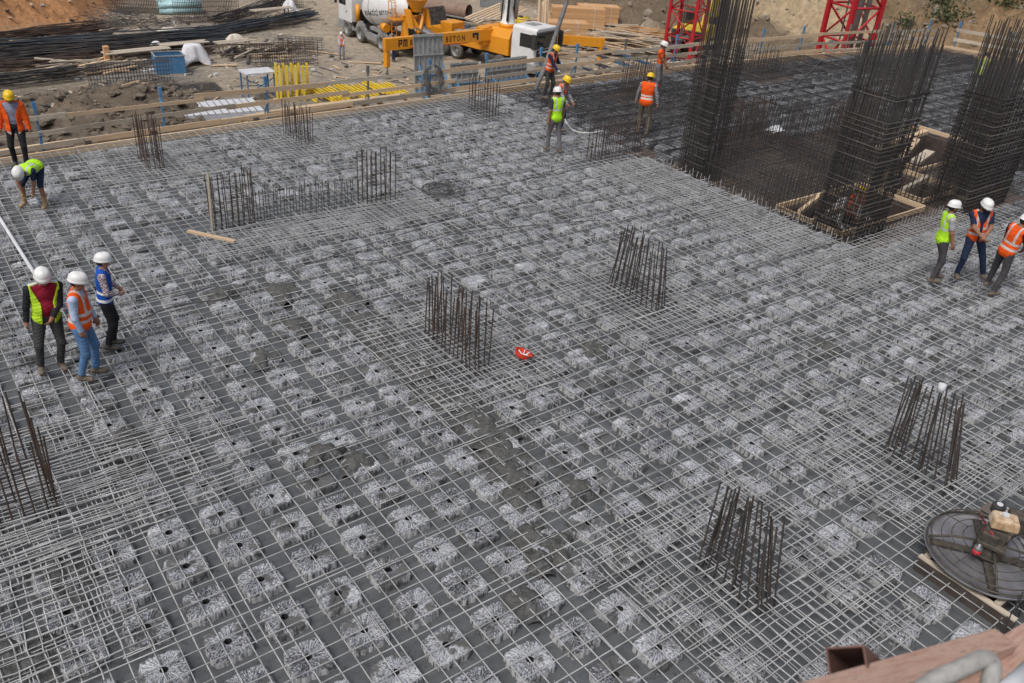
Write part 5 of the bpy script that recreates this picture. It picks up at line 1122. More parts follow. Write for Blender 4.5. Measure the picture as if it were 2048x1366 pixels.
MB().tube([tuple(tip), tuple(W2L((19.4, 20.0, 9.5))), tuple(W2L(GY(1132, 8, 18.9))), tuple(W2L(GY(1106, 85, 18.35))), tuple(W2L(GY(1088, 140, 17.95))), tuple(W2L(GY(1069, 182, 17.6)))], [0.085, 0.085, 0.085, 0.085, 0.085, 0.075], 14).build('end_hose', 'hose_grey', bmo)
# outriggers
def outrig(a, b, h, foot, nm):
    o = MB().beam(W2L(a), W2L(b), 0.36, h).build(nm, 'orange_paint', pt); f = W2L(foot)
    top = W2L(b); MB().beam((f.x, f.y, 0.75), (f.x, f.y, top.z + h / 2 - 0.02), 0.30, 0.30, up=(1, 0, 0)).build('leg', 'orange_paint', o); MB().cyl((f.x, f.y, 0.12), (f.x, f.y, 0.8), 0.09).build('jack', 'steel', o); MB().cyl((f.x, f.y, 0.02), (f.x, f.y, 0.14), 0.28).build('foot', 'dark_plastic', o); return o
zb = ZG + 2.15
ol = outrig((33.9, 43.75, zb + 0.1), (25.25, 43.5, zb), 0.74, (25.45, 43.5, ZG), 'outrigger')
outrig((36.9, 42.0, zb), (40.3, 39.3, zb), 0.6, (40.15, 39.4, ZG), 'outrigger')
MB().beam(W2L((32.9, 43.95, zb - 0.05)), W2L((34.2, 44.2, zb + 0.05)), 0.7, 1.15).build('outrigger_box', 'orange_paint', pt)
V, F = text_mesh('BOĞAZİÇİ BETON', 0.50, 0.008, 1.5)
def on_beam(V, F, xc, zc, nm, m, parent, sx=1.0):
    vs = [W2L((xc + u * sx, 43.5 + (xc + u * sx - 25.25) * 0.0289 - 0.19, zc + v)) for u, v in V]; MB().add(vs, F).build(nm, m, parent)
on_beam(V, F, 29.25, zb + 0.02, 'lettering', 'black_text', ol, 0.74)
on_beam([(-2.2, -0.02), (2.4, -0.02), (2.4, 0.03), (-2.2, 0.03)], [(0, 1, 2, 3)], 29.3, zb - 0.31, 'stripe', 'red_text', ol)
# square emblems at both ends of the lettering: thick outlined brackets
def emblem(xc):
    for (a, b, c, d) in ((-0.30, -0.21, -0.22, 0.24), (-0.30, -0.02, 0.15, 0.24), (-0.10, -0.02, -0.05, 0.24), (-0.21, -0.02, -0.05, 0.03), (0.06, 0.14, -0.22, 0.24), (0.06, 0.38, 0.15, 0.24), (0.20, 0.26, -0.22, 0.15), (0.31, 0.38, -0.22, 0.15)):
        on_beam([(a, c), (b, c), (b, d), (a, d)], [(0, 1, 2, 3)], xc, zb + 0.02, 'emblem', 'black_text', ol)
emblem(26.5)
for (a, b, c, d) in ((-0.25, 0.25, 0.1, 0.26), (0.1, 0.25, -0.22, 0.1), (-0.25, -0.1, -0.05, 0.1), (-0.1, 0.1, -0.05, 0.0)): on_beam([(a, c), (b, c), (b, d), (a, d)], [(0, 1, 2, 3)], 32.3, zb + 0.05, 'emblem', 'black_text', ol)

# ================================================================== TOWER CRANES
def crane(label, c, yaw, w, z0, z1, sec):
    t = thing('tower_crane', label, 'crane', (c[0], c[1], z0), yaw); h = z1 - z0; hw = w / 2
    for sx_, sy_ in ((-1, -1), (1, -1), (1, 1), (-1, 1)): MB().box((sx_ * hw, sy_ * hw, h / 2), (0.2, 0.2, h)).build('chord', 'red_paint', t)
    n = int(h / sec); cr = [(-hw, -hw), (hw, -hw), (hw, hw), (-hw, hw)]
    for f in range(4):
        a, b = cr[f], cr[(f + 1) % 4]
        for k in range(n):
            za, zb_ = k * sec + 0.15, (k + 1) * sec + 0.15
            MB().cyl((a[0], a[1], za), (b[0], b[1], za), 0.055, n=8).build('strut', 'red_paint', t)
            if k % 2 == 0: MB().cyl((a[0], a[1], za), (b[0], b[1], zb_), 0.055, n=8).build('diagonal', 'red_paint', t)
            else: MB().cyl((b[0], b[1], za), (a[0], a[1], zb_), 0.055, n=8).build('diagonal', 'red_paint', t)
            if k == n // 2 or k == 1: MB().cyl((b[0], b[1], za), (a[0], a[1], zb_), 0.05, n=8).build('diagonal', 'red_paint', t)
    for k in range(1, n, 3): MB().box((0, 0, k * sec), (w, 0.5, 0.06)).build('landing', 'steel', t)
    ld = MB()
    for sx_ in (-0.2, 0.2): ld.beam((sx_, 0.3, 0), (sx_, 0.3, h), 0.06, 0.06, up=(1, 0, 0))
    for k in range(int(h / 0.35)): ld.beam((-0.2, 0.3, 0.35 * k), (0.2, 0.3, 0.35 * k), 0.03, 0.03)
    ld.build('ladder', 'steel', t); MB().box((0, 0, -0.25), (w + 1.4, w + 1.4, 0.5)).build('base', 'concrete', t); return t
crane('red lattice tower crane mast standing left of the slender tall bar cage', (48.7, 39.6), 0.35, 2.1, ZG, 13, 1.9)
cr2 = crane('red lattice tower crane mast right at the far slab edge behind the broad cage', (38.35, 19.35), -0.25, 1.75, ZG, 12, 1.6)
MB().cyl((0.0, -0.3, 0), (0.15, -0.3, 18), 0.14).cyl((0.5, -0.3, 0), (0.6, -0.3, 18), 0.12).build('mast_pipe', 'steel', cr2)

# ================================================================== TIMBER, PIPES AND PLANT AT THE BACK
def lumber(label, loc, rotz, L, nw, nh, w=0.24, h=0.11, m='timber_bundle'):
    t = thing('lumber_bundle', label, 'lumber', loc, rotz); me_ = MB().box((0, 0, 0), (L, w * 0.97, h * 0.94)).data('board', m)
    for i in range(nw):
        for j in range(nh):
            o = bpy.data.objects.new('board', me_); COL.objects.link(o); o.parent = t; o.location = (rnd(-0.06, 0.06), (i - (nw - 1) / 2) * w, 0.12 + h * (j + 0.5))
    for xx in (-L * 0.3, L * 0.3):
        MB().bb(xx - 0.02, xx + 0.02, -nw * w / 2 - 0.02, nw * w / 2 + 0.02, 0.12 + nh * h, 0.125 + nh * h + 0.01).bb(xx - 0.02, xx + 0.02, -nw * w / 2 - 0.025, -nw * w / 2 - 0.012, 0.1, 0.12 + nh * h).build('strap', 'panel_white', t); MB().bb(xx - 0.05, xx + 0.05, -nw * w / 2, nw * w / 2, 0, 0.12).build('bearer', 'timber_grey', t)
lumber('tall bundle of orange boards strapped in white, in front of the rock face', (49.3, 52.8, ZG), -0.55, 4.6, 6, 15)
lumber('bundle of orange boards with a pale top behind the tall strapped bundle', (52.3, 53.6, ZG), -0.55, 3.6, 6, 14)
lumber('lower bundle of orange boards in front of the tall strapped bundle', (46.0, 51.0, ZG), -0.55, 4.4, 7, 9)
lumber('low bundle of orange boards beside the yellow tank', (43.0, 53.6, ZG), -0.4, 3.6, 5, 6)
def timber_pile(label, cx, cy, rx_, ry_, n, ang, spread, m=('timber_grey', 'timber_grey', 'timber'), L=(1.5, 3.8), hgt=1.3):
    t = thing('timber_pile', label, 'timber pile', (cx, cy, ZG))
    for k in range(n):
        a = ang + random.gauss(0, spread); l = rnd(*L); q = random.random() ** 0.6; x, y = rnd(-rx_, rx_), rnd(-ry_, ry_); z = 0.06 + hgt * max(0, 1 - (x / (rx_ * 1.15)) ** 2 - (y / (ry_ * 1.25)) ** 2) * rnd(0.35, 1.0); p = rnd(-0.12, 0.12)
        d = Vector((math.cos(a), math.sin(a), p)) * l / 2; plank(Vector((x, y, z + abs(p) * l / 2)) - d, Vector((x, y, z + abs(p) * l / 2)) + d, rnd(0.08, 0.24), rnd(0.03, 0.09), random.choice(m), t)
    return t
timber_pile('heap of scrap planks behind the turret of the pump truck', 40.6, 50.6, 3.6, 2.6, 75, 0.25, 0.35, hgt=1.8)
timber_pile('scattered grey planks behind the right outrigger', 43.2, 46.2, 3.0, 2.2, 60, -0.4, 0.3, hgt=0.9)
timber_pile('neat heap of grey timbers with ends towards the camera by the first crane', 47.0, 44.4, 2.2, 1.7, 90, -0.9, 0.12, hgt=2.0, L=(2.5, 3.8))
timber_pile('pale planks stacked behind the heap of grey timbers', 50.3, 46.4, 2.6, 1.2, 40, -0.55, 0.1, m=('timber', 'timber_bundle'), hgt=1.2, L=(2.8, 4.0))
timber_pile('loose boards lying between the right outrigger and the first crane', 43.8, 38.4, 3.0, 1.5, 45, 0.1, 0.4, hgt=0.5)
lp_ = thing('leaning_boards', 'pale boards leaning upright beside the pump boom', 'boards', (41.4, 47.6, ZG), 0.3)
for k in range(9): plank((0.16 * k - 0.6, rnd(-0.1, 0.1), 0.1), (0.16 * k + 0.5 + rnd(-0.1, 0.1), 0.9, 3.3 + rnd(-0.2, 0.3)), 0.14, 0.05, 'timber', lp_)
bp_ = thing('long_boards', 'long pale planks lying slanted over the scrap heap behind the turret', 'boards', (41.0, 53.2, ZG), 0.35)
for k in range(8): plank((-3 + rnd(-0.2, 0.2), 0.3 * k - 1, 1.0 + 0.05 * k), (3.2 + rnd(-0.2, 0.2), 0.3 * k - 0.8, 1.7 + 0.05 * k), 0.22, 0.05, 'timber', bp_)
A_, B_ = Vector((37.7, 66.2, ZG + 0.75)), Vector((41.6, 58.2, ZG + 0.75)); dA = (B_ - A_).normalized()
sp_ = MB().tube([A_, B_], 0.62, 28, False).tube([A_, B_], 0.58, 28, False); sp_.f[len(sp_.f) // 2:] = [tuple(reversed(f)) for f in sp_.f[len(sp_.f) // 2:]]
rim = MB().lathe([(0.58, 0), (0.62, 0), (0.62, -0.01)], B_, dA, 28); sp_.add(rim.v, rim.f, 0, True)
tag(sp_.build('steel_pipe', 'pipe_rust'), 'wide brown steel pipe with its dark open end towards the camera', 'pipe')
for k in range(5):
    o = MB().tube([(38.6 + 0.5 * k, 63.5 - 0.3 * k, ZG + 0.3), (42.0 + 0.55 * k, 56.5 - 0.2 * k, ZG + 0.25)], 0.11, 10).build('steel_pipe', 'steel_panel'); tag(o, 'thin grey pipe lying below the wide brown pipe', 'pipe', 'thin grey pipes')
for k in range(9):
    o = MB().tube([(34.8 + 0.36 * k, 58.8 - 0.1 * k, ZG + 0.2 + (0.25 if k % 2 else 0)), (37.2 + 0.42 * k, 52.4 + 0.05 * k, ZG + 0.2 + (0.25 if k % 2 else 0))], 0.17, 12).build('plastic_pipe', 'pipe_dark'); tag(o, 'dark blue plastic pipe in the bundle behind the mixer chute', 'pipe', 'dark plastic pipes')
tk = thing('fuel_tank', 'yellow tank with a dark lid by the orange boards', 'tank', (41.9, 51.2, ZG + 0.1), 0.3)
MB().cyl((-0.8, 0, 0.8), (0.8, 0, 0.8), 0.7, n=24).build('tank', 'yellow_paint', tk); MB().bb(-0.6, 0.6, -0.5, 0.5, 0, 0.3).build('stand', 'dark_plastic', tk); MB().cyl((0, 0, 1.45), (0, 0, 1.6), 0.2).build('lid', 'dark_plastic', tk)
sc = thing('shutter_panel', 'grey corrugated sheet standing against the clay cut behind the boom', 'panel', (47.6, 63.0, ZG), -0.5)
MB().box((0, 0, 1.9), (2.6, 0.06, 3.8)).build('sheet', 'steel_panel', sc)
for k in range(9): MB().box((-1.2 + 0.3 * k, -0.05, 1.9), (0.08, 0.06, 3.8)).build('rib', 'steel_panel', sc)
# excavator behind the first crane
ex = thing('excavator', 'yellow excavator with its arm up behind the first red crane', 'excavator', (52.6, 42.2, ZG), 0.5)
for s_ in (-1, 1):
    MB().prism([(0.0, -2.0), (0.0, 2.0), (0.45, 2.4), (0.95, 2.0), (0.95, -2.0), (0.45, -2.4)][::1], 1, s_ * 1.15 - 0.28, s_ * 1.15 + 0.28).build('track', 'rubber', ex)
MB().bb(-1.9, 1.6, -1.3, 1.3, 1.1, 2.1).build('house', 'yellow_paint', ex, bevel=0.08); MB().bb(0.1, 1.5, 0.3, 1.25, 2.1, 3.1).build('cab', 'glass_dark', ex, bevel=0.05); MB().bb(-2.3, -1.7, -1.25, 1.25, 1.15, 1.95).build('counterweight', 'dark_plastic', ex)
MB().beam((1.2, -0.4, 1.7), (2.6, -0.4, 5.2), 0.45, 0.6).beam((2.6, -0.4, 5.2), (4.6, -0.4, 5.6), 0.4, 0.55).build('boom', 'yellow_paint', ex); MB().beam((4.5, -0.4, 6.3), (4.3, -0.4, 2.2), 0.38, 0.5, up=(1, 0, 0)).build('arm', 'yellow_paint', ex)
MB().prism([(2.3, 4.2), (1.1, 4.1), (0.7, 4.9), (1.2, 5.5), (2.0, 5.0)], 1, -0.95, 0.15).build('bucket', 'dark_plastic', ex); MB().cyl((1.5, -0.4, 2.6), (3.0, -0.4, 5.0), 0.12).build('ram', 'steel', ex)

# ================================================================== REBAR YARD AT THE LEFT
def bundle(label, a, b, n, rad, m='rebar_dark', sag=0.0, r=0.02, group=None):
    n = int(n * 1.7); rad *= 1.55
    a, b = Vector(a), Vector(b); t = thing('rebar_bundle', label, 'rebar bundle', a, 0, group); d = b - a
    for k in range(n):
        q = math.sqrt(random.random()) * rad; an = rnd(0, 6.28); off = Vector((-d.y, d.x, 0)).normalized() * q * math.cos(an) * 2.0 + Vector((0, 0, abs(q * math.sin(an)) + r)); e0 = d.normalized() * rnd(-0.5, 0.5); e1 = d.normalized() * rnd(-0.6, 0.6)
        bar(off + e0, d + off * rnd(0.8, 1.2) + e1, r, m, t)
def yz(p, h=0.05): return (p[0], p[1], ZG + h)
g_ = lambda u, v, h=0.0: G(u, v, ZG + h)
bundle('long dark rebar bundle running from the left edge past the blue crate', g_(-60, 128, 0.3), g_(330, 92, 0.3), 30, 0.5, r=0.03)
bundle('long dark rebar bundle behind the first, curving towards the cages', g_(-60, 112, 0.25), g_(440, 76, 0.25), 30, 0.5, r=0.03, m='pipe_dark')
bundle('thin rebar bundle lying nearest in the left rebar store', g_(-60, 146, 0.2), g_(190, 128, 0.2), 18, 0.35, r=0.025, m='rebar_rust')
bundle('brown rebar bundle at the foot of the orange clay bank', g_(-60, 98, 0.3), g_(215, 66, 0.3), 26, 0.5, r=0.03, m='rebar_rust')
bundle('dark rebar bundle reaching to the right towards the haul way', g_(300, 92, 0.3), g_(625, 31, 0.2), 20, 0.3, r=0.03, m='pipe_dark')
bundle('rebar bundle lying behind the work benches', g_(380, 70, 0.2), g_(600, 45, 0.2), 14, 0.25, r=0.025)
bundle('short dark rebar bundle at the very back left of the mixer', g_(440, 45, 0.2), g_(560, 8, 0.2), 16, 0.3, r=0.03)
def wire_mesh(name, label, loc, rotz, L, W, s, layers, dz, r=0.012, m='rebar_dark', tilt=0.0, cat='wire mesh', cagey=False):
    mb = MB(); Rm = Matrix.Rotation(tilt, 3, 'X')
    for k in range(layers):
        z = 0.05 + dz * k; ox, oy = rnd(-0.06, 0.06), rnd(-0.06, 0.06); x = -L / 2
        while x <= L / 2 + 1e-6: mb.tube([Rm @ Vector((x + ox, -W / 2 + oy, z)), Rm @ Vector((x + ox, W / 2 + oy, z))], r, 4, False); x += s
        y = -W / 2
        while y <= W / 2 + 1e-6: mb.tube([Rm @ Vector((-L / 2 + ox, y + oy, z + r)), Rm @ Vector((L / 2 + ox, y + oy, z + r))], r, 4, False); y += s
    o = mb.build(name, m, None, loc); o.rotation_euler = (0, 0, rotz); tag(o, label, cat); return o
wire_mesh('mesh_stack', 'flat stack of dark wire mesh lying below the blue crate', g_(270, 195), -0.02, 5.6, 2.6, 0.20, 4, 0.08, 0.010)
wire_mesh('mesh_stack', 'second flat stack of dark wire mesh to the right of the first', g_(375, 182), -0.05, 3.6, 1.9, 0.20, 3, 0.08, 0.010)
def box_cage(label, loc, rotz, L, W, H, s, m='rebar_dark', r=0.013):
    mb = MB(); x = -L / 2
    while x <= L / 2 + 1e-6: mb.tube([(x, -W / 2, 0.05), (x, -W / 2, H), (x, W / 2, H), (x, W / 2, 0.05)], r, 4, False, 0, True); x += s
    for k in range(6):
        for y in (-W / 2, W / 2): mb.tube([(-L / 2, y, 0.08 + (H - 0.1) * k / 5), (L / 2, y, 0.08 + (H - 0.1) * k / 5)], r, 4, False)
    for k in range(1, 5): mb.tube([(-L / 2, -W / 2 + W * k / 5, H), (L / 2, -W / 2 + W * k / 5, H)], r, 4, False)
    o = mb.build('bar_cage', m, None, loc); o.rotation_euler = (0, 0, rotz); tag(o, label, 'bar cage'); return o
box_cage('long open bar cage standing on the mesh stack left of the blue crate', g_(265, 168), -0.03, 4.6, 0.7, 1.25, 0.17)
box_cage('brown bar cage lying right of the work benches', g_(570, 128), -0.1, 4.2, 1.2, 1.3, 0.16, 'rebar_rust')
box_cage('low bar cage behind the brown one, in front of the distant man', g_(600, 104), -0.6, 3.2, 1.6, 0.9, 0.3, 'rebar_dark')
box_cage('stacked brown bar cages at the top beside the pale blue pipes', g_(415, 40), -0.1, 4.6, 2.0, 1.9, 0.13, 'rebar_rust', 0.016)
box_cage('brown bar cage at the top against the orange clay bank', g_(275, 22), -0.5, 4.4, 2.0, 1.5, 0.13, 'rebar_rust', 0.016)
box_cage('small dark bar cage at the back left of the haul way', g_(560, 14), -0.1, 3.6, 1.6, 1.2, 0.15, 'rebar_dark', 0.016)
for k in range(6):
    a = g_(318, 22, 0.25) + Vector((0.1 * (k % 3), 0.55 * (k % 3), 0.45 * (k // 3))); o = MB().tube([a, a + Vector((3.2, -0.6, 0))], 0.27, 14).build('pale_pipe', 'pipe_blue'); tag(o, 'pale blue plastic pipe in the small pile at the top left', 'pipe', 'pale blue pipes')
sc_ = MB(); c0 = g_(245, 52)
for k in range(260):
    p = c0 + Vector((random.gauss(0, 2.3), random.gauss(0, 1.0), 0)); p.z = ZG + abs(random.gauss(0, 0.55)) * max(0.2, 1 - ((p.x - c0.x) / 4.5) ** 2); a = rnd(0, 6.28); l = rnd(0.5, 1.8); d = Vector((math.cos(a), math.sin(a), rnd(-0.3, 0.5))) * l; q = Vector((-d.y, d.x, rnd(0, 0.3))) * rnd(-0.3, 0.3); sc_.tube([p, p + d * 0.5 + q, p + d], 0.016, 4, False)
o = sc_.build('scrap_heap', 'rebar_dark'); stuff(o); tag(o, 'tangled heap of scrap bars at the foot of the clay bank', 'scrap')
# crate
cr = thing('crate', 'open blue steel crate beside the long bar cage', 'crate', g_(340, 143), -0.12); LX, LY, HZ = 1.7, 1.3, 1.05
for (c, s_) in (((0, -LY / 2, HZ / 2), (LX, 0.04, HZ)), ((0, LY / 2, HZ / 2), (LX, 0.04, HZ)), ((-LX / 2, 0, HZ / 2), (0.04, LY - 0.05, HZ)), ((LX / 2, 0, HZ / 2), (0.04, LY - 0.05, HZ))): MB().box(c, s_).build('side', 'blue_paint', cr)
MB().box((0, 0, 0.06), (LX - 0.06, LY - 0.06, 0.05)).build('floor', 'formply_dark', cr)
mb = MB()
for s_ in (-1, 1): mb.box((0, s_ * LY / 2, HZ + 0.03), (LX + 0.1, 0.09, 0.06)); mb.box((s_ * LX / 2, 0, HZ + 0.03), (0.09, LY - 0.1, 0.055))
mb.build('rim', 'steel_panel', cr)
# sacks and sheets: lumpy cloths
def cloth(name, label, loc, rx_, ry_, h, m, cat, drape=0.0, seed=0):
    rs = np.random.RandomState(seed); vs = []; fs = []; n = 18
    for i in range(n):
        for j in range(n):
            a, b = (i / (n - 1) * 2 - 1), (j / (n - 1) * 2 - 1); wob = 1 + 0.18 * math.sin(3 * math.atan2(b, a) + seed) + 0.08 * math.sin(7 * math.atan2(b, a)); r = math.hypot(a, b)
            z = h * max(0, 1 - r ** 2.2) + 0.05 * float(vnoise(a * 4 + seed, b * 4)) * h * 3; 
            if drape and r > 0.55: z -= drape * (r - 0.55)
            vs.append((a * rx_ * wob, b * ry_ * wob, z))
    for i in range(n - 1):
        for j in range(n - 1): q = i * n + j; fs.append((q, q + n, q + n + 1, q + 1))
    o = MB().add(vs, fs, 0, True).build(name, m, None, loc); sdm = o.modifiers.new('thick', 'SOLIDIFY'); sdm.thickness = 0.03; tag(o, label, cat); return o
cloth('sack', 'beige sack lying on the rebar behind the white sheet', g_(337, 70, 0.25), 0.95, 0.6, 0.5, 'sack', 'sack', seed=1)
cloth('sheet', 'white sheet thrown over a bench beside the blue crate', g_(383, 96, 1.0), 0.95, 0.7, 0.25, 'cloth_white', 'sheet', 1.5, 2)
cloth('sheet', 'small crumpled white sheet left of the bench sheet', g_(312, 92, 0.5), 0.5, 0.4, 0.3, 'cloth_white', 'sheet', 0.3, 3)
cloth('sheet', 'pale sheet on the far work bench', g_(470, 74, 0.75), 0.6, 0.4, 0.2, 'sack', 'sheet', 0.3, 4)
cloth('sheet', 'pinkish white bag at the back by the haul way', g_(580, 18, 0.4), 0.6, 0.5, 0.7, 'cloth_white', 'bag', 0.2, 5)
cloth('sheet', 'white and pink bag lying on the dark bars between the tall cages', (21.75, 10.45, 0.12), 0.34, 0.20, 0.07, 'cloth_white', 'bag', 0.1, 6)
def bench(label, loc, rotz, L):
    t = thing('work_bench', label, 'work bench', loc, rotz)
    for k in range(3): plank((-L / 2, -0.3 + 0.3 * k, 0.85), (L / 2 + rnd(-0.2, 0.2), -0.3 + 0.3 * k, 0.85), 0.26, 0.05, 'timber_grey', t)
    for sx_ in (-1, 1):
        for sy_ in (-1, 1): plank((sx_ * L * 0.38, sy_ * 0.32, 0), (sx_ * L * 0.38, sy_ * 0.25, 0.83), 0.09, 0.09, 'timber_grey', t, name='leg')
        plank((sx_ * L * 0.38 + 0.06, -0.3, 0.3), (sx_ * L * 0.38 + 0.06, 0.3, 0.7), 0.03, 0.08, 'timber_grey', t, name='brace')
bench('timber work bench right of the white sheet', g_(470, 108), 0.15, 2.6); bench('timber work bench under the white sheet', g_(370, 112), 0.1, 3.2); bench('timber work bench in front of the long rebar bundles', g_(275, 128), 0.12, 4.0); bench('far timber work bench near the haul way', g_(545, 40), 0.2, 3.6)
pz_ = thing('timber_post', 'yellowish square timber block standing behind the long bar cage', 'timber', g_(216, 134)); plank((0, 0, 0), (0.05, 0, 1.2), 0.35, 0.3, 'timber_bundle', pz_, name='block'); plank((-0.1, 0, 1.2), (0.2, 0, 1.22), 0.4, 0.1, 'timber_bundle', pz_, name='cap')
for k, (u, v, a, l) in enumerate([(60, 132, 0.3, 1.2), (110, 100, -0.4, 0.9), (240, 82, 0.5, 1.3), (520, 112, -0.4, 4.2), (730, 125, -0.55, 2.2), (270, 60, 0.2, 0.8), (580, 90, 0.7, 1.6), (450, 130, -0.2, 1.6), (650, 105, -0.9, 2.6)]):
    c = g_(u, v, 0.08); d = Vector((math.cos(a), math.sin(a), 0.02)) * l / 2; o = plank(c - d, c + d, 0.18, 0.05, 'timber'); tag(o, 'loose board on the yard ground, ' + ['nearest the left edge', 'at the foot of the clay bank', 'between the rebar bundles', 'long one by the low bar cage', 'beside the distant man', 'below the scrap heap', 'behind the low bar cage', 'below the work bench', 'pointing at the mixer'][k], 'board')

# offcuts, bar ends and litter all over the yard: nobody could count them
db = MB()
for k in range(620):
    x = rnd(2, 30) if k < 430 else rnd(30, 52); y = rnd(41, 66) if k < 430 else rnd(40, 60)
    if 25 < x < 32 and 46 < y < 60: continue
    z = th(x, y) + 0.05; a = rnd(0, 3.14); l = rnd(0.15, 1.5) * rnd(0.4, 1); d = Vector((math.cos(a), math.sin(a), rnd(-0.05, 0.05))) * l / 2; c = Vector((x, y, z)); q = random.random()
    if q < 0.45: db.beam(c - d, c + d, rnd(0.06, 0.2), 0.04, mi=random.choice((0, 1)))
    elif q < 0.8: db.tube([c - d * 1.6, c + Vector((rnd(-0.1, 0.1), rnd(-0.1, 0.1), 0.04)), c + d * 1.6], 0.025, 4, False, 2)
    else: db.box(c, (rnd(0.1, 0.4), rnd(0.1, 0.3), rnd(0.03, 0.2)), Matrix.Rotation(a, 3, 'Z'), random.choice((3, 4, 2)))
o = db.build('yard_litter', ['timber_grey', 'timber', 'rebar_dark', 'panel_white', 'sack']); stuff(o); tag(o, 'offcuts, bar ends and litter strewn over the yard ground', 'litter')
timber_pile('heap of dark old timber left of the work benches', 8.5, 51.5, 2.6, 1.0, 40, 0.15, 0.25, m=('timber_grey', 'formply_dark', 'timber'), hgt=0.6)
timber_pile('scattered old boards right of the work benches', 20.5, 52.5, 2.4, 1.4, 36, 0.5, 0.5, m=('timber_grey', 'timber_grey', 'formply_dark'), hgt=0.5)
bundle('dark rebar bundle in front of the long bar cage at the left', g_(-40, 172, 0.2), g_(150, 150, 0.2), 22, 0.35, r=0.025)
bundle('rusty rebar bundle under the work benches', g_(120, 118, 0.2), g_(420, 100, 0.2), 20, 0.3, r=0.025, m='rebar_rust')

# ================================================================== THINGS LYING ON THE SLAB
hr = thing('hard_hat', 'red hard hat lying upside down on the bars', 'hard hat', G(1045, 722, 0.0) + Vector((0, 0, 0.185)), 0.6)
sh_ = hard_hat_mb().build('shell', 'hat_red', hr); sh_.rotation_euler = (math.pi + 0.28, 0.15, 0)
cr_ = MB()
for k in range(3): a = k * math.pi / 3; cr_.tube([(0.1 * math.cos(a), 0.12 * math.sin(a), -0.005), (0.04 * math.cos(a), 0.05 * math.sin(a), -0.05), (-0.04 * math.cos(a), -0.05 * math.sin(a), -0.05), (-0.1 * math.cos(a), -0.12 * math.sin(a), -0.005)], 0.012, 5)
cr_.build('cradle', 'cloth_white', hr)
o = plank(G(376, 462, 0.1), G(470, 483, 0.1), 0.10, 0.045, 'timber'); tag(o, 'short pale board lying loose in front of the left bar cage', 'board')
o = plank(G(425, 463, 0.06), G(425, 463, 0.06) + Vector((0.06, 0.05, 1.32)), 0.05, 0.03, 'timber_grey'); tag(o, 'thin wooden lath standing upright against the left bar cage', 'lath')
o = MB().tube([G(-70, 322, 0.12), G(-20, 405, 0.1), G(72, 552, 0.1)], 0.036, 12).build('pole', 'panel_white'); tag(o, 'white pole lying on the bars at the left edge', 'pole')
co = MB(); c0 = G(890, 379, 0.1)
for k in range(13):
    r = rnd(0.2, 0.5); ox, oy = rnd(-0.25, 0.25), rnd(-0.2, 0.2); pth = []; ph = rnd(0, 6); 
    for q in range(18): a = 2 * math.pi * q / 18; pth.append(c0 + Vector((ox + r * math.cos(a) * 1.05, oy + r * math.sin(a), 0.02 + 0.006 * k * (0.5 + 0.5 * math.sin(a + ph)))))
    co.tube(pth, 0.007, 5, False, 0, True)
tag(co.build('cable_coil', 'cable'), 'dark coil of cable lying on the pale bars right of the wall starters', 'cable')
def smooth(P, n=8):
    P = [P[0]] + P + [P[-1]]; out = []
    for i in range(1, len(P) - 2):
        for k in range(n):
            t = k / n; a, b, c, d = P[i - 1], P[i], P[i + 1], P[i + 2]; out.append(0.5 * ((2 * b) + (c - a) * t + (2 * a - 5 * b + 4 * c - d) * t * t + (3 * b - a - 3 * c + d) * t ** 3))
    return out + [P[-2]]
def cable(pl, label, r=0.012, m='cable', z=0.075): o = MB().tube(smooth([G(u, v, z) if not isinstance(u, Vector) else u for u, v in pl]), r, 6).build('cable', m); tag(o, label, 'cable')
cable([(-30, 752), (60, 725), (140, 700), (240, 660), (330, 618), (400, 604), (445, 598), (462, 583), (430, 573), (385, 585), (340, 595)], 'thin dark cable looped over the bars right of the three people', 0.011)
cable([(560, 548), (700, 500), (800, 470), (890, 440), (1000, 395), (1080, 352), (1180, 318), (1300, 290)], 'long dark hose running across the slab towards the tall cages', 0.007)
cable([(1122, 222), (1136, 250), (1150, 262), (1175, 266), (1205, 262)], 'pale hose trailing behind the man in the lime vest', 0.02, 'cable_white')
cable([(1640, 122), (1622, 142), (1585, 172), (1558, 205), (1545, 240), (1538, 252)], 'thin pale cable across the dark bars between the tall cages', 0.010, 'hose_grey', 0.13)
cable([(640, 500), (760, 520), (900, 470), (1050, 452), (1200, 440)], 'thin dark cable across the middle of the pale bars', 0.009)
# lumps of stiff concrete thrown on the bars
def lump(u, v, rx_, ry_, h, seed, z=-0.128):
    c = G(u, v, -0.02); vs = []; fs = []; n = 22; an = rnd(0, 3)
    for i in range(n):
        for j in range(n):
            a, b = i / (n - 1) * 2 - 1, j / (n - 1) * 2 - 1; r = math.hypot(a, b); th_ = math.atan2(b, a); e = 1 + 0.25 * math.sin(3 * th_ + seed) + 0.15 * math.sin(5 * th_ + 2 * seed)
            x, y = a * rx_ * 1.15, b * ry_ * 1.15; k = max(0, 1 - (r / e) ** 2) ** 0.6; zz = z + h * k * (0.75 + 0.7 * float(fbm(np.array([c.x * 3 + x * 9]), np.array([c.y * 3 + y * 9]), 2)[0])) - (0.02 if k == 0 else 0)
            vs.append((c.x + x * math.cos(an) - y * math.sin(an), c.y + x * math.sin(an) + y * math.cos(an), zz))
    for i in range(n - 1):
        for j in range(n - 1): q = i * n + j; fs.append((q, q + n, q + n + 1, q + 1))
    return vs, fs
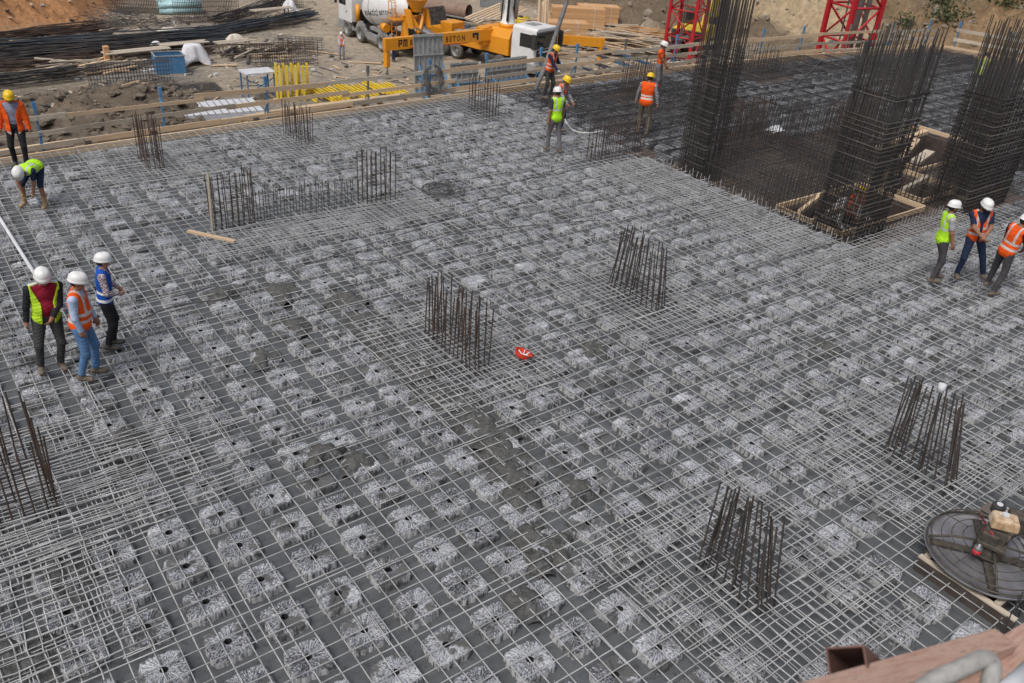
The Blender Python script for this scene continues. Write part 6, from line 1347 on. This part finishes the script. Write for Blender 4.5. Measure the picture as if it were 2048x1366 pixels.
def lumps(spec, label):
    spec = [(u, v, a * 1.1, b * 1.1, h + 0.035) for u, v, a, b, h in spec]
    mb = MB()
    for k, (u, v, a, b, h) in enumerate(spec): vs, fs = lump(u, v, a, b, h, k * 1.7 + u); mb.add(vs, fs, 0, True)
    o = mb.build('concrete_spill', 'concrete_lump'); stuff(o); tag(o, label, 'concrete')
lumps([(690, 600, .35, .28, .19), (725, 640, .38, .3, .15), (768, 680, .42, .3, .15), (812, 720, .40, .3, .14), (850, 758, .42, .3, .15), (890, 790, .40, .3, .15), (940, 830, .40, .3, .15), (985, 866, .38, .3, .17), (1003, 905, .36, .3, .16), (1020, 950, .32, .25, .15), (1040, 1000, .28, .22, .14), (1062, 1070, .26, .22, .14), (1075, 1120, .22, .2, .13), (1050, 1200, .25, .2, .13)], 'ridge of darker stiff concrete left along the pour line by the red helmet')
lumps([(565, 585, .4, .3, .18), (440, 590, .3, .25, .16), (247, 885, .34, .24, .17), (258, 945, .28, .2, .15), (590, 650, .3, .25, .15), (120, 1140, .35, .25, .14), (40, 1330, .5, .35, .14), (1110, 1090, .25, .2, .15), (1150, 975, .3, .22, .15), (530, 715, .28, .22, .15), (640, 905, .25, .2, .15), (715, 925, .26, .22, .15), (1185, 700, .3, .22, .15), (1650, 690, .35, .25, .15)], 'scattered darker lumps of concrete dumped on the void formers')
# ---- openings: timber trim and props
def trim(label, a, b, c, d, z=-0.02, m='timber'):
    t = thing('opening_frame', label, 'formwork', ((a + b) / 2, (c + d) / 2, 0)); w, l = (b - a) / 2, (d - c) / 2
    plank((-w, -l - 0.03, z), (w, -l - 0.03, z), 0.05, 0.13, m, t); plank((-w, l + 0.03, z), (w, l + 0.03, z), 0.05, 0.13, m, t); plank((-w - 0.03, -l, z), (-w - 0.03, l, z), 0.05, 0.13, m, t); plank((w + 0.03, -l, z), (w + 0.03, l, z), 0.05, 0.13, m, t); return t
t = trim('pale timber frame around the near shaft opening', *OPEN[0]); plank((-1.9, 0.3, 0.06), (0.6, 1.12, 0.06), 0.1, 0.12, 'timber', t, name='cross_beam'); plank((-1.98, -0.15, 0.0), (-0.2, 0.05, 0.0), 0.1, 0.1, 'timber', t, name='cross_beam'); plank((0.4, -1.1, -0.5), (0.4, 1.1, -0.5), 0.1, 0.1, 'timber_grey', t, name='cross_beam')
t = trim('timber frame around the middle shaft opening', *OPEN[1]); plank((-0.9, -0.2, 0.05), (0.9, 0.1, 0.05), 0.12, 0.12, 'timber_grey', t, name='cross_beam')
t = trim('timber frame around the farther shaft opening', *OPEN[2], m='timber'); plank((-2.1, -0.6, 0.02), (0.5, 0.4, 0.02), 0.2, 0.12, 'timber', t, name='cross_beam'); plank((-1.6, 0.5, 0.0), (1.9, 0.9, 0.0), 0.2, 0.12, 'timber', t, name='cross_beam'); plank((-1.9, -1.0, 0.05), (-0.4, -0.6, 0.05), 0.3, 0.1, 'timber_grey', t, name='cross_beam')
cloth('sheet', 'white plastic sheet glimpsed inside the broad tall cage', (18.6, 5.3, -0.3), 0.6, 0.4, 0.3, 'cloth_white', 'sheet', 0.4, 9)
# bent white hooked bars sticking up along the pour edge
hb = thing('starter_hooks', 'row of pale bent bar ends along the foot of the broad tall cage', 'rebar', (15.8, 5, 0))
for k in range(44):
    y = -1.55 + k * 0.145
    bar((rnd(-0.06, 0.02), y, -0.1), (rnd(-0.06, 0.02), y, rnd(0.10, 0.28)), 0.009, 'rebar_cement', hb)
for k in range(26): bar((0.25 + 0.16 * k, -1.52, -0.1), (0.22 + 0.16 * k, -1.55, rnd(0.12, 0.26)), 0.009, 'rebar_cement', hb)
cup = MB().lathe([(0.0, 0.0), (0.045, 0.0), (0.06, 0.14), (0.05, 0.14), (0.03, 0.02)], G(1880, 785, 1.25), (0.2, 0.1, 1), 14).build('cup', 'panel_white'); tag(cup, 'small white cup stuck on a column bar behind the power trowel', 'cup')
# ---- power trowel on its timber frame
fx = thing('opening_frame', 'timber frame around the small opening under the power trowel', 'formwork', ((OPEN[3][0] + OPEN[3][1]) / 2, (OPEN[3][2] + OPEN[3][3]) / 2, 0))
a, b, c, d = OPEN[3]; w, l = (b - a) / 2, (d - c) / 2
for (p0, p1) in (((-w, -l - 0.03, -0.0), (w, -l - 0.03, -0.0)), ((-w, l + 0.03, -0.0), (w, l + 0.03, -0.0)), ((-w - 0.03, -l - 0.3, 0.0), (-w - 0.03, l + 0.1, 0.0)), ((w + 0.03, -l, 0.0), (w + 0.03, l, 0.0))): plank(p0, p1, 0.06, 0.24, 'formply_dark', fx); plank(Vector(p0) + Vector((0, 0, 0.13)), Vector(p1) + Vector((0, 0, 0.13)), 0.085, 0.022, 'timber_grey', fx, name='cap_strip')
plank((-w + 0.1, l - 0.15, 0.14), (w, l - 0.1, 0.14), 0.5, 0.03, 'plyform', fx)
tw = thing('power_trowel', 'round power trowel with a stained fuel tank on the small timber frame', 'power trowel', G(1968, 1114, 0.2), 0.3)
tw.rotation_euler = (0.03, -0.02, 0.3)
mat('pan_steel', (0.17, 0.168, 0.178), (0.28, 0.275, 0.29), 3, rough=0.5, metal=0.35, col3=(0.10, 0.095, 0.09), s3=2.5)
mat('tank_stained', (0.56, 0.42, 0.27), (0.34, 0.21, 0.11), 9, rough=0.55, col3=(0.62, 0.52, 0.40), s3=4, t3=(0.5, 0.62)); mat('engine_grime', (0.055, 0.05, 0.042), (0.12, 0.10, 0.08), 12, rough=0.7, metal=0.3); mat('red_grime', (0.30, 0.03, 0.03), (0.18, 0.03, 0.03), 8, rough=0.5); mat('red_fluid', (0.60, 0.01, 0.03), rough=0.15, spec=0.6)
RT = 0.76
MB().lathe([(0.0, 0.0), (RT * 0.93, 0.0), (RT, 0.035), (RT + 0.012, 0.075), (RT + 0.004, 0.075), (RT - 0.012, 0.042), (RT * 0.92, 0.012), (0.0, 0.012)], (0, 0, 0), (0, 0, 1), 64).build('pan', 'pan_steel', tw)
ring = lambda r, z, t_, n=48: MB().tube([(r * math.cos(2 * math.pi * k / n), r * math.sin(2 * math.pi * k / n), z) for k in range(n)], t_, 6, False, 0, True)
for (r, z, t_) in ((RT - 0.02, 0.10, 0.013), (RT - 0.05, 0.17, 0.010), (RT * 0.78, 0.20, 0.006), (RT * 0.62, 0.22, 0.006), (RT * 0.45, 0.24, 0.006)): ring(r, z, t_).build('guard_ring', 'engine_grime', tw)
for k in range(4):
    a = k * math.pi / 2 + 0.35; ca, sa = math.cos(a), math.sin(a); MB().beam((0.08 * ca, 0.08 * sa, 0.06), (RT * 0.9 * ca, RT * 0.9 * sa, 0.045), 0.11, 0.02).build('blade', 'engine_grime', tw); MB().tube([(0.12 * ca, 0.12 * sa, 0.26), (RT * 0.6 * ca, RT * 0.6 * sa, 0.22), ((RT - 0.03) * ca, (RT - 0.03) * sa, 0.12)], 0.016, 8).build('spider_arm', 'red_grime' if k == 0 else 'engine_grime', tw)
    a2 = a + math.pi / 4; MB().tube([((RT * 0.45) * math.cos(a2), (RT * 0.45) * math.sin(a2), 0.24), ((RT - 0.05) * math.cos(a2), (RT - 0.05) * math.sin(a2), 0.17)], 0.006, 6).build('guard_wire', 'engine_grime', tw)
MB().lathe([(0.0, 0.06), (0.17, 0.06), (0.19, 0.14), (0.15, 0.24), (0.11, 0.30), (0.0, 0.30)], (0, 0, 0), (0, 0, 1), 20).build('gearbox', 'engine_grime', tw)
MB().box((0.0, 0.0, 0.33), (0.42, 0.34, 0.06)).box((0.02, 0.0, 0.45), (0.30, 0.26, 0.2)).cyl((0.1, -0.1, 0.42), (0.26, -0.2, 0.50), 0.09).box((-0.12, 0.05, 0.42), (0.12, 0.2, 0.14)).box((0.05, -0.02, 0.56), (0.26, 0.3, 0.05)).cyl((-0.05, -0.16, 0.48), (-0.05, 0.14, 0.48), 0.07).build('engine', 'engine_grime', tw, bevel=0.012)
tk_ = MB().box((0.0, -0.02, 0.655), (0.25, 0.34, 0.15), Matrix.Rotation(0.35, 3, 'Z'), taper=0.88).build('fuel_tank', 'tank_stained', tw, bevel=0.03); MB().cyl((0.02, 0.0, 0.728), (0.02, 0.0, 0.755), 0.045, n=18).build('cap', 'panel_white', tk_)
MB().box((0.24, -0.14, 0.60), (0.2, 0.22, 0.2), Matrix.Rotation(0.25, 3, 'Z')).build('muffler_guard', 'engine_grime', tw, bevel=0.03)
MB().cyl((0.24, 0.10, 0.58), (0.24, 0.10, 0.70), 0.085, n=18).build('air_filter', 'dark_plastic', tw, bevel=0.015); MB().cyl((0.24, 0.10, 0.70), (0.24, 0.10, 0.712), 0.04, n=16).build('filter_label', 'panel_white', tw)
MB().cyl((-0.12, 0.10, 0.46), (-0.08, 0.07, 0.46), 0.075, n=20).build('recoil_starter', 'red_grime', tw)
bt_ = MB().lathe([(0.0, 0), (0.048, 0.0), (0.052, 0.02), (0.052, 0.075), (0.0, 0.075)], (-0.27, 0.12, 0.2), (0, 0, 1), 18).build('bottle', 'red_fluid', tw); MB().lathe([(0.053, 0.075), (0.052, 0.12), (0.02, 0.14), (0.018, 0.165), (0.0, 0.165)], (-0.27, 0.12, 0.2), (0, 0, 1), 18).build('bottle_top', 'steel', bt_)
MB().tube([(0.1, -0.05, 0.38), (0.42, -0.28, 0.58), (1.1, -0.75, 0.95), (1.4, -0.95, 1.1)], 0.026, 10).build('handle', 'pan_steel', tw); MB().tube([(1.4, -0.95, 1.1), (1.55, -0.75, 1.12)], 0.02, 8).tube([(1.4, -0.95, 1.1), (1.25, -1.17, 1.12)], 0.02, 8).build('grip', 'rubber', tw)
MB().tube([(0.2, 0.1, 0.5), (0.45, 0.25, 0.35), (0.5, -0.2, 0.25), (0.1, -0.45, 0.22), (-0.2, -0.2, 0.3)], 0.010, 6).build('throttle_cable', 'cable', tw)

# ================================================================== RAIL OF THE SCAFFOLD IN FRONT OF THE CAMERA
def rp(u, v, d): r = _ray(u, v); return Vector(CAM_C + r * d)      # a point at a depth in front of the lens
mat('timber_red', (0.42, 0.24, 0.18), (0.58, 0.40, 0.31), 9, rough=0.85, stretch=(1, 9, 9), bump=0.004, bscale=14, col3=(0.20, 0.12, 0.095), s3=9, t3=(0.56, 0.72))
a, b = rp(1560, 1432, 1.35), rp(2003, 1288, 2.15)
o = plank(a, b, 0.062, 0.048, 'timber_red', bevel=0.003); tag(o, 'sawn reddish plank nearest the camera at the lower right', 'plank')
a, b = rp(1890, 1400, 1.9), rp(2130, 1238, 2.5)
o = plank(a, b, 0.08, 0.06, 'timber_red', bevel=0.004); tag(o, 'second reddish plank behind the nearest one, cut by the right edge', 'plank')
rope = MB().tube(smooth([rp(1790, 1440, 1.35), rp(1850, 1372, 1.36), rp(1920, 1338, 1.38), rp(1966, 1318, 1.40), rp(1984, 1330, 1.40), rp(1978, 1372, 1.38), rp(1960, 1440, 1.36)], 6), [0.0145] * 37, 12)
mat('rope_grey', (0.25, 0.245, 0.23), (0.38, 0.37, 0.35), 30, rough=0.95, bump=0.004, bscale=60)
tag(rope.build('rope', 'rope_grey'), 'thick grey rope loop hung over the nearest plank', 'rope')
o = MB().tube([rp(1960, 1430, 1.5), rp(2080, 1316, 1.75)], 0.016, 12).build('pipe', 'panel_white'); tag(o, 'pale scaffold pipe in the lower right corner', 'pipe')
hs_ = thing('steel_tube', 'brown square steel tube end in front of the nearest plank', 'steel tube', rp(1695, 1332, 1.62))
d0 = Vector(_ray(1695, 1332)).normalized(); ax3 = (d0 + Vector((0.12, -0.25, -0.1))).normalized(); x3 = ax3.cross(Vector((0, 0, 1))).normalized(); y3 = x3.cross(ax3); xr_ = (x3 + y3).normalized(); yr_ = (y3 - x3).normalized(); R3 = Matrix((xr_, yr_, ax3)).transposed()
mat('steel_brown', (0.16, 0.075, 0.055), (0.11, 0.06, 0.05), 9, rough=0.7)
for (cx, cy, sx_, sy_) in ((0.034, 0, 0.004, 0.072), (-0.034, 0, 0.004, 0.072), (0, 0.034, 0.064, 0.004), (0, -0.034, 0.064, 0.004)): MB().box(R3 @ Vector((cx, cy, 0.12)), (sx_, sy_, 0.24), R3).build('wall', 'steel_brown', hs_)

# added shrubs standing in for dark patches on the brown slope
mat('leaf_dark', (0.035, 0.05, 0.02), (0.07, 0.085, 0.03), 3, rough=0.8)
for k, (u, v, s_, lb) in enumerate([(1893, 40, 1.5, 'added dark shrub in place of a dark patch on the brown slope above the right cages'), (1880, 8, 1.2, 'small added shrub in place of a dark patch at the top of the brown slope'), (2010, 12, 1.4, 'added dark shrub in place of a dark patch at the top right corner of the slope'), (1812, 52, 1.0, 'low added shrub in place of a dark patch just right of the second crane')]):
    c = ray_ground(u, v); t = thing('shrub', lb, 'shrub', c); mb = MB(); 
    for q in range(260):
        p = Vector((random.gauss(0, 0.45), random.gauss(0, 0.45), abs(random.gauss(0.35, 0.3)))) * s_; a = Vector((rnd(-1, 1), rnd(-1, 1), rnd(-1, 1))).normalized() * 0.09 * s_; b = a.cross(Vector((rnd(-1, 1), rnd(-1, 1), rnd(-1, 1)))).normalized() * 0.06 * s_; mb.add([p - a, p + b, p + a, p - b], [(0, 1, 2, 3)])
    mb.build('foliage', 'leaf_dark', t)
    st_ = MB()
    for q in range(5): st_.tube([(0, 0, -0.1), (rnd(-0.4, 0.4) * s_, rnd(-0.4, 0.4) * s_, rnd(0.3, 0.7) * s_)], [0.04, 0.015], 5)
    st_.build('stem', 'rebar_rust', t)
